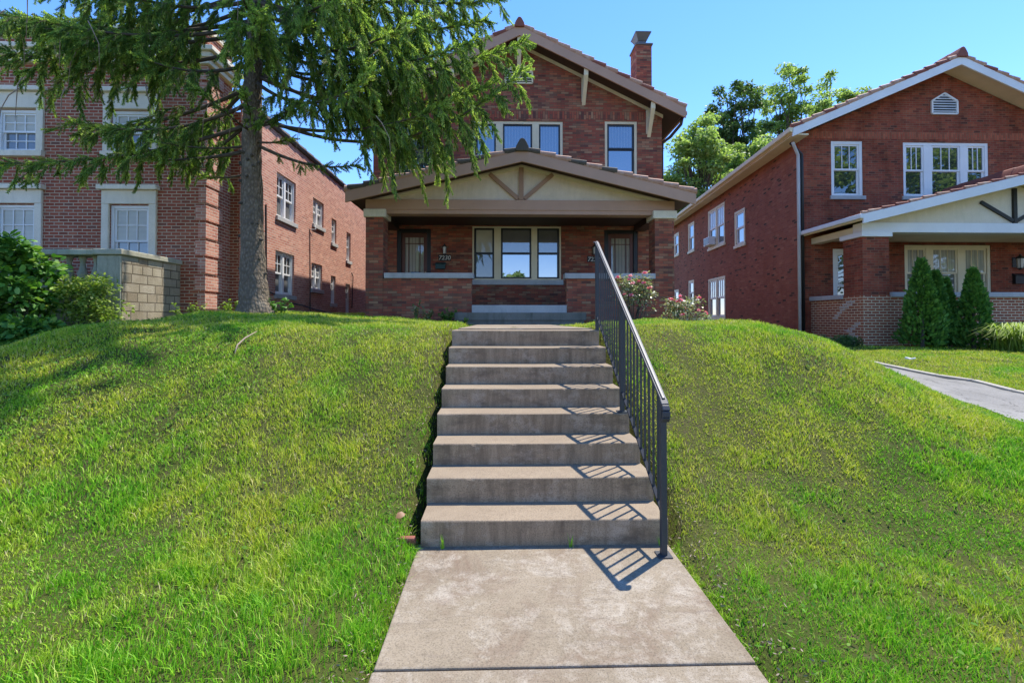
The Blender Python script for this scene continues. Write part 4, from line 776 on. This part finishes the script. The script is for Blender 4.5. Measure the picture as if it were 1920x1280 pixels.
BO = [  # height on trunk, tip, sag, upturn, fullness, share of new growth, hang
 (5.3, (.42, 8.1, 5.95), .55, .55, 1.0, .55, .42, .45), (6.6, (.5, 8.6, 6.75), .5, .35, 1.0, .6, .5), (7.7, (-.1, 8.3, 7.5), .25, .3, 1.0, .5, .5),
 (5.2, (-.9, 7.7, 5.1), .25, .3, .9, .5, .4, .5), (6.1, (-.7, 8.9, 5.9), .4, .35, 1., .5, .45, .35), (5.9, (-1.9, 6.9, 5.2), .3, .3, .8, .8, .36), (6.9, (-1.3, 7.0, 6.1), .3, .3, .9, .7, .5),
 (7.4, (-2.2, 6.7, 6.4), .2, .3, .9, .75, .45), (6.6, (-3.4, 6.6, 5.75), .15, .25, .8, .8, .4), (7.1, (-3.45, 6.6, 5.9), .2, .2, .8, .85, .4), (7.0, (-3.0, 7.2, 6.1), .2, .2, .8, .8, .4), (7.4, (-3.9, 6.9, 6.5), .2, .2, .8, .8, .35),
 (4.75, (-2.55, 8.2, 4.25), .1, .15, .3, .2, .2), (8.2, (-1.0, 9.6, 7.9), .3, .3, 1, .4, .5), (8.4, (-2.6, 7.2, 7.4), .2, .3, .9, .6, .5),
 (5.1, (-8.5, 8.0, 4.15), .12, .12, .62, .45, .35), (5.8, (-8.0, 8.8, 5.2), .25, .2, .7, .3, .4), (6.5, (-9.3, 8.2, 6.35), .35, .2, .85, .3, .38), (7.0, (-9.0, 7.4, 6.6), .2, .2, .85, .35, .4),
 (7.6, (-8.6, 8.9, 7.25), .2, .2, .9, .25, .45), (6.9, (-7.0, 7.0, 6.0), .15, .2, .7, .45, .4), (5.5, (-6.6, 7.9, 4.75), .2, .15, .7, .3, .55), (5.9, (-6.3, 9.3, 5.3), .2, .2, .75, .2, .55), (5.2, (-5.9, 8.9, 4.5), .1, .1, .6, .2, .45),
 (4.6, (-6.3, 8.2, 4.35), .05, .1, .4, .2, .22), (6.2, (-5.6, 7.3, 5.6), .1, .2, .6, .35, .5), (7.9, (-6.6, 7.4, 7.0), .2, .2, .8, .3, .4), (8.4, (-8.4, 8.0, 7.7), .2, .2, .9, .3, .4),
 (6.3, (-1.6, 8.0, 5.9), .3, .25, .9, .6, .5, .35), (7.2, (-1.3, 8.2, 6.7), .3, .25, .9, .55, .5, .3), (6.8, (-.5, 7.6, 6.1), .35, .3, .9, .6, .5, .35), (7.9, (-1.8, 7.8, 7.1), .25, .25, .9, .5, .5, .3), (6.0, (-.2, 8.3, 5.75), .35, .3, .9, .6, .5, .42),
 (6.5, (-2.2, 7.4, 5.7), .25, .25, .8, .7, .42, .35), (7.4, (-.3, 8.4, 7.0), .3, .3, .9, .6, .5, .3), (7.3, (-8.8, 8.3, 6.9), .25, .2, .8, .3, .4), (6.8, (-7.6, 7.6, 6.3), .2, .2, .8, .4, .4), (7.9, (-7.4, 8.0, 7.2), .2, .2, .9, .3, .45), (7.4, (-6.2, 7.2, 6.7), .2, .2, .8, .4, .4),
 (9.0, (-1.4, 6.8, 8.5), .2, .3, 1, .4, .5), (9.3, (-1.9, 7.8, 8.9), .2, .3, 1, .4, .5), (8.8, (-2.7, 7.2, 8.2), .2, .3, 1, .4, .5), (8.6, (-1.8, 6.3, 8.0), .2, .3, 1, .4, .5), (9.6, (-3.2, 7.2, 8.9), .2, .3, 1, .4, .5), (9.2, (-2.4, 8.6, 8.6), .2, .3, 1, .4, .5), (9.8, (-4.2, 7.0, 9.2), .2, .3, 1, .4, .5),
 (10.2, (-2.0, 8.9, 9.6), .2, .3, 1, .4, .5), (10.0, (-2.8, 8.0, 9.5), .2, .3, 1, .4, .5), (9.4, (-3.3, 8.8, 9.0), .2, .3, 1, .4, .5), (10.6, (-3.0, 9.4, 10.2), .2, .3, 1, .4, .5), (9.5, (-5.4, 8.0, 9.0), .2, .3, 1, .4, .5), (9.0, (-4.8, 9.8, 8.6), .2, .3, 1, .4, .5), (8.7, (-3.8, 9.2, 8.3), .2, .3, 1, .4, .5)]
for B in BO: bough(*B[:7], start=B[7] if len(B) > 7 else .22)
for k in range(7):                                                     # thin dead limbs low on the trunk
    z = random.uniform(4.1, 5.3); a = random.uniform(2.6, 6.8); L = random.uniform(.8, 1.7); bough(z, (-4.5+L*math.cos(a), 8.5+L*math.sin(a), z+random.uniform(-.35, .1)), .05, .05, .5, .15, .15, .3, .018, True, dens=.7)
for k in range(24):                                                    # the upper whorls, above the picture, that shade the lawn
    z = 8.4+k*.24; a = k*2.4+random.uniform(-.3, .3); L = 4.3*(1-(z-8.2)/6.6)+.4; bough(z, (-4.5+L*math.cos(a), 8.5+L*math.sin(a), z-.25*L+random.uniform(-.2, .2)), .25, .3, .7, .3, .35, dens=.6)
for k in range(22):                                                    # pale dead twigs caught in the boughs
    x, y, z = random.uniform(-8.2, -1.5), random.uniform(6.8, 8.2), random.uniform(4.6, 6.6); w_ = random.uniform(-.5, .5)
    MB().tube([(x, y, z), (x+w_*.4, y, z-.12), (x+w_*.8, y+.05, z-.32), (x+w_*.9, y+.05, z-random.uniform(.5, .9))], [.009, .008, .006, .003], 5).build('dead_twig', M['deadwood'], sp, smooth=True)
lim.build('limbs', M['bark_grey'], sp, smooth=True); twv.build('twigs', M['twig'], sp)
P = np.array(sh_p); D = np.array(sh_d); sc = np.array(sh_s); nw = np.array(sh_new)
V, F = scatter(SHOOT, SHOOTF, frames(D, rng.uniform(0, 6.28, len(P))), P, sc*np.where(nw, 1.1, 1)); print('shoots', len(P), flush=True)
np_mesh('crown', V, F, [M['needle_old'], M['needle_new']], sp, mi=np.repeat(nw.astype(int), len(SHOOTF)))

# ------------------------------------------------------------------ broadleaf trees
def broadleaf(name, x, y, z, h, rad, label, leafm, barkm, nclump=90, per=120, leaf=.13, group=None, crown0=.3, trunk=.25, squash=1., seed=1, gap=.75):
    r_ = np.random.default_rng(seed); t = thing(name, (x, y, z), label, 'tree', group)
    ctr = []; lb_ = MB(); base = vec(x, y, z); top = base+vec(0,0,h*.9)
    lb_.tube([base-vec(0,0,.3), base+vec(.1,0,h*.2), base+vec(-.1,.1,h*.45), base+vec(.1,0,h*.8)], [trunk*1.25, trunk, trunk*.75, trunk*.2], 9); lb_.build('trunk', barkm, t, smooth=True)
    lb2 = MB()
    for k in range(nclump):
        for _ in range(40):
            u = r_.normal(0, 1, 3); u /= np.linalg.norm(u); q = u*(r_.random()**.4)
            c = vec(x+q[0]*rad, y+q[1]*rad*squash, z+h*(crown0+(1-crown0)*.5)+q[2]*h*(1-crown0)*.5); 
            if r_.random() < gap+.25*abs(q[2]): break
        ctr.append(c)
        s = base+vec(0,0,h*(.2+.5*max(0, (c[2]-z)/h-.25))); mid = (s+c)/2+r_.normal(0, .06*h/3, 3)+vec(0,0,.1)
        lb2.tube([s, mid, c], [trunk*.22, trunk*.12, trunk*.04], 5, cap=False)
    lb2.build('limbs', barkm, t, smooth=True)
    ctr = np.array(ctr); cs = r_.uniform(.6, 1.3, nclump)*rad*.2; n = nclump*per; ci = np.repeat(np.arange(nclump), per)
    off_ = r_.normal(0, 1, (n,3)); off_ *= (r_.random((n,1))**.3/np.linalg.norm(off_, axis=1, keepdims=True)); off_[:,2] *= .6
    P = ctr[ci]+off_*cs[ci][:,None]; D = r_.normal(0, 1, (n,3)); D[:,2] = D[:,2]*.5-.25
    V, F = scatter(LEAF*[1,.9,1], LEAFF, frames(D, r_.normal(0, .7, n)), P, leaf*r_.uniform(.6, 1.35, n)); np_mesh('crown', V, F, leafm, t); return t
BG = 'trees behind the houses'
broadleaf('maple_tree', 14.6, 33.5, 1.3, 15.2, 3.4, 'sunlit pale green tree nearest the main house chimney side', M['leaf_tree'], M['bark_grey'], 190, 190, .24, BG, .08, .4, seed=3)
broadleaf('maple_tree', 21.2, 41, 1.3, 22, 3.3, 'dark green tree rising between two lighter trees', M['leaf_dark'], M['bark_grey'], 170, 190, .27, BG, .1, .4, seed=4)
broadleaf('maple_tree', 26.6, 42, 1.3, 24.2, 3.8, 'tall light green tree with ragged top by the right roof', M['leaf_tree'], M['bark_grey'], 180, 180, .27, BG, .15, .4, seed=5, gap=.6)
broadleaf('maple_tree', 33.5, 45, 1.3, 25.0, 3.4, 'light green treetop lowest along the right roof edge', M['leaf_tree'], M['bark_grey'], 150, 170, .27, BG, .15, .4, seed=6, gap=.6)
broadleaf('maple_tree', 20.5, 36.5, 1.3, 15.5, 3.6, 'light green tree filling the gap low behind the dark one', M['leaf_tree'], M['bark_grey'], 170, 180, .24, BG, .08, .4, seed=9)
for k, (x, y, h, r) in enumerate([(-9, -30, 10, 4.5), (2.5, -36, 8, 4), (34, -20, 23, 8), (46, -19, 24, 8), (60, -20, 24, 9), (-26, -30, 14, 6)]):   # across the street: what the windows mirror
    broadleaf('street_tree', x, y, -.1, h, r, 'broad tree across the street mirrored in the windows', M['leaf_tree'], M['bark_grey'], 110, 90, .6, 'trees across the street', .12, .3, seed=20+k)

# ------------------------------------------------------------------ shrubs and plants
def shrub(name, x, y, rx, ry, h, label, cat, leafm, n, leaf, z=None, group=None, stems=9, seed=1, zlow=.05, lumps=22, stemm=None, shape=None):
    r_ = np.random.default_rng(seed); z = float(H(x, y)) if z is None else z; t = thing(name, (x, y, z), label, cat, group)
    th = r_.uniform(0, 2*np.pi, lumps); rr = np.sqrt(r_.random(lumps)); cz = r_.uniform(zlow+.1, .95, lumps); w = np.sqrt(np.clip(1-((cz-.4)/.68)**2, .08, 1))
    C = np.stack([x+rx*rr*w*np.cos(th)*.85, y+ry*rr*w*np.sin(th)*.85, z+h*cz], 1)
    sb = MB()
    for c in C[:max(stems, lumps//2)]: b = vec(x+(c[0]-x)*.3, y+(c[1]-y)*.3, z-.05); sb.tube([b, (b+c)/2+r_.normal(0, .05, 3), c], [.014, .01, .005], 5, cap=False)
    sb.build('stems', stemm or M['bark_grey'], t)
    ci = r_.integers(0, lumps, n); o_ = r_.normal(0, 1, (n,3)); o_ *= r_.random((n,1))**.35/np.linalg.norm(o_, axis=1, keepdims=True); s = r_.uniform(.75, 1.25, lumps)*min(rx, h)*.36
    P = C[ci]+o_*s[ci][:,None]*[1,1,.8]; P[:,2] = np.maximum(P[:,2], H(P[:,0], P[:,1])+.02); D = o_+r_.normal(0, .6, (n,3)); D[:,2] = D[:,2]*.6-.1
    V, F = scatter(LEAF if shape is None else LEAF*shape, LEAFF, frames(D, r_.normal(0, .6, n)), P, leaf*r_.uniform(.55, 1.35, n)); np_mesh('leaves', V, F, leafm, t); return t, C, s
shrub('leafy_bush', -8.75, 8.4, .85, .8, 2.35, 'tall dark green bush at the left edge below the terrace', 'bush', M['leaf_bush'], 6200, .13, z=.6, seed=2, lumps=40)
shrub('leafy_bush', -9.6, 7.9, .9, .8, 2.2, 'dark bush cut by the left picture edge beside the tall one', 'bush', M['leaf_bush'], 4200, .13, z=.5, seed=3, lumps=34)
shrub('trailing_shrub', -7.9, 7.9, .85, .5, .75, 'low dark trailing shrub spreading in front of the tall bush', 'shrub', M['leaf_bush'], 3000, .11, seed=4, lumps=26)
shrub('trailing_shrub', -8.9, 7.3, .9, .5, .75, 'low dark shrub in the corner under the left bush', 'shrub', M['leaf_bush'], 3000, .11, seed=14, lumps=26)
shrub('spirea_bush', -7.65, 8.75, .55, .4, 1.0, 'bright yellow-green shrub in front of the terrace wall pier', 'bush', M['leaf_yellow'], 4200, .06, z=1.25, seed=5, lumps=34)
shrub('spirea_bush', -7.1, 8.5, .4, .3, .4, 'pale low shrub at the foot of the terrace wall pier', 'bush', M['leaf_yellow'], 1300, .05, seed=6, lumps=18)
def weed(x, y, h, label, n=9, leafm='leaf_yellow', leaf=.07, seed=1, spread=.35):
    r_ = np.random.default_rng(seed); z = float(H(x, y)); t = thing('leafy_weed', (x, y, z), label, 'weed', None); sb = MB(); P = []; D = []
    for k in range(n):
        a = r_.uniform(0, 6.28); l = r_.uniform(.2, 1)*spread; hh = h*r_.uniform(.5, 1); tip = vec(x+l*math.cos(a), y+l*.6*math.sin(a), z+hh); b = vec(x+l*.15*math.cos(a), y, z-.02); mid = (b+tip)/2+vec(0,0,.08*h)
        sb.tube([b, mid, tip], [.006, .005, .003], 4, cap=False)
        for s in np.linspace(.35, 1, 7):
            p = b*(1-s)**2+2*mid*s*(1-s)+tip*s*s; 
            for _ in range(2): q = r_.normal(0, 1, 3); q[2] = q[2]*.4+.1; P.append(p); D.append(q)
    sb.build('stems', M['clover'], t); n_ = len(P); V, F = scatter(LEAF, LEAFF, frames(np.array(D), r_.normal(0, .4, n_)), np.array(P), leaf*r_.uniform(.6, 1.3, n_)); np_mesh('leaves', V, F, M[leafm], t)
weed(-6.75, 10.2, .5, 'tall yellow-green weed between the terrace wall and the building corner', 14, seed=1)
weed(-7.05, 9.6, .35, 'low pale weeds at the foot of the stone return wall', 14, seed=2, spread=.5)
weed(-6.0, 10.6, .38, 'pale weed at the foot of the quoined building corner', 12, seed=3); weed(-5.45, 10.8, .25, 'small yellow weed in the recess left of the spruce trunk', 10, seed=4)
weed(-4.05, 8.6, .3, 'green sucker growing beside the spruce trunk', 9, 'leaf_bush', .08, 5, .25)
weed(-2.0, 11.0, .5, 'pale seedling with twin sprays, left one under the porch parapet', 5, 'leaf_rose', .08, 6, .12); weed(-1.68, 10.9, .36, 'pale seedling nearer the porch steps, under the parapet', 8, 'leaf_rose', .075, 7, .16)
weed(-1.28, 11.3, .42, 'dark green plant against the porch parapet left of the steps', 14, 'leaf_bush', .08, 8, .28); weed(-.85, 10.9, .2, 'tiny weed at the left end of the porch steps', 6, 'leaf_yellow', .06, 9, .12)
weed(2.25, 11.0, .22, 'tiny weed at the right end of the porch steps', 6, 'leaf_rose', .06, 10, .14)
def rose(x, y, rx, h, label, nfl, seed):
    t, C, s = shrub('rose_bush', x, y, rx, rx*.6, h, label, 'rose bush', M['leaf_rose'], 1500, .062, group=None, stems=14, seed=seed, lumps=26, zlow=.2, stemm=M['bark_grey'])
    r_ = np.random.default_rng(seed+50); o_ = np.argsort(-(C[:,2]*1.0-C[:,1]*.7+r_.random(len(C))*.5))[:nfl]
    for i in o_:
        p = C[i]+vec(r_.normal(0, .05), -s[i]*.75, s[i]*.5); n = 18; D = randdir(n, .0, 1.); V, F = scatter(LEAF*[1,1.5,3], LEAFF, frames(D, r_.uniform(0, 6, n)), np.tile(p, (n,1)), r_.uniform(.035, .06, n)*1.15); np_mesh('flower', V, F, M['petal'], t)
rose(3.05, 10.5, .5, 1.08, 'taller rose bush with pink blooms against the right porch parapet', 11, 31)
rose(4.15, 10.3, .56, .82, 'low wide rose bush with red and pink blooms at the porch corner', 12, 32)
# clipped conifers in front of the right porch
SPR = np.array([[0,0,0],[.3,.2,0],[.3,-.2,0],[.62,.26,.02],[.62,-.26,.02],[1,.05,.05],[.45,0,.04]], float); SPRF = np.array([[0,6,1],[0,2,6],[1,6,3],[2,4,6],[3,6,5],[6,4,5]])
def arb(x, y, h, r, label, seed):
    r_ = np.random.default_rng(seed); z = float(H(x, y)); t = thing('arborvitae', (x, y, z), label, 'conifer', 'clipped conifers before the right porch')
    MB().tube([(x,y,z-.1),(x,y,z+h*.9)], [.05,.01], 7).build('trunk', M['bark_grey'], t)
    n = 3400; u = r_.random(n)**.8; ang = r_.uniform(0, 6.28, n); lump = 1+.14*np.sin(ang*3+u*9+seed)+.1*np.sin(ang*7-u*15); rr = r*np.clip((1-u)**.85*1.0, .02, 1)*np.minimum(1, (u+.05)*7)**.4*lump*np.sqrt(r_.uniform(.45, 1, n))
    P = np.stack([x+rr*np.cos(ang), y+rr*np.sin(ang), z+.02+u*h], 1); D = np.stack([np.cos(ang)*.7, np.sin(ang)*.7, .9+0*ang], 1)+r_.normal(0, .3, (n,3))
    V, F = scatter(SPR, SPRF, frames(D, r_.uniform(0, 6, n)), P, r_.uniform(.07, .15, n)); np_mesh('crown', V, F, M['leaf_arb'], t)
arb(11.12, 11.9, 2.25, .54, 'leftmost clipped conifer, the tallest and widest', 1); arb(11.93, 12.35, 2.0, .42, 'slim conifer tucked behind the leftmost one', 2)
arb(12.34, 12.5, 1.85, .4, 'smallest conifer, left of the rightmost one', 3); arb(12.56, 11.95, 2.05, .48, 'rightmost clipped conifer beside the arching grass', 4)
def grass_clump(x, y, h, r, label, n, seed):
    r_ = np.random.default_rng(seed); z = float(H(x, y)); V = []; F = []
    for k in range(n):
        a = r_.uniform(0, 6.28); l = r*r_.uniform(.3, 1); hh = h*r_.uniform(.6, 1); w = r_.uniform(.008, .016); b = vec(x+.18*r_.normal(), y+.18*r_.normal(), z-.02); d = vec(math.cos(a), math.sin(a), 0); s_ = vec(-d[1], d[0], 0)*w; i = len(V)
        for t_ in (0, .35, .7): c = b+d*l*t_**1.5+vec(0,0,hh*(1-(1-t_)**2)*1.0-.35*hh*t_**3); V += [c-s_*(1-.5*t_), c+s_*(1-.5*t_)]
        V.append(b+d*l*1.1+vec(0,0,hh*.55)); F += [[i,i+1,i+3],[i,i+3,i+2],[i+2,i+3,i+5],[i+2,i+5,i+4],[i+4,i+5,i+6]]
    return tag(np_mesh('ornamental_grass', np.array(V), np.array(F), M['leaf_yellow'], base=(x, y, z)), label, 'grass clump')
grass_clump(12.55, 10.9, .95, .95, 'arching yellow-green grass clump at the right edge', 520, 1); grass_clump(13.4, 11.4, .95, .9, 'arching grass clump partly cut off by the right edge', 420, 2)
shrub('flowering_plant', 12.3, 10.2, .3, .25, .32, 'low plant with white flowers before the arching grass', 'plant', M['leaf_bush'], 500, .06, seed=8, lumps=12)
fp = bpy.data.objects['flowering_plant']; r_ = np.random.default_rng(5)
for k in range(14):
    p = vec(12.3+r_.normal(0, .16), 10.15+r_.normal(0, .12), float(H(12.3, 10.2))+r_.uniform(.18, .4)); D = randdir(10, .1, .9); V, F = scatter(LEAF*[1,1.4,1], LEAFF, frames(D, r_.uniform(0, 6, 10)), np.tile(p, (10,1)), np.full(10, .05)); np_mesh('flower', V, F, M['flower_white'], fp)
shrub('low_shrub', 9.0, 12.2, .9, .35, .3, 'dark low groundcover shrub left of the right porch', 'shrub', M['leaf_dark'], 1600, .07, seed=9, lumps=24)
for k, (x, y, s) in enumerate([(-.38, 3.07, .11), (.47, 3.07, .1), (1.07, 3.07, .1)]):    # tufts in the joint at the foot of the stairs
    n = 9; V, F = blades(x+rng.normal(0, .012, n), y+rng.normal(0, .006, n), s*rng.uniform(.5, 1.1, n), np.full(n, .006), .35); V[:,2] += (0-float(H(x, y)))
    tag(np_mesh('grass_tuft', V, F, M['grass']), ['grass tuft at the left end of the bottom riser', 'grass tuft in mid riser joint below the handrail shadow', 'grass tuft by the lowest rail post'][k], 'grass tuft')
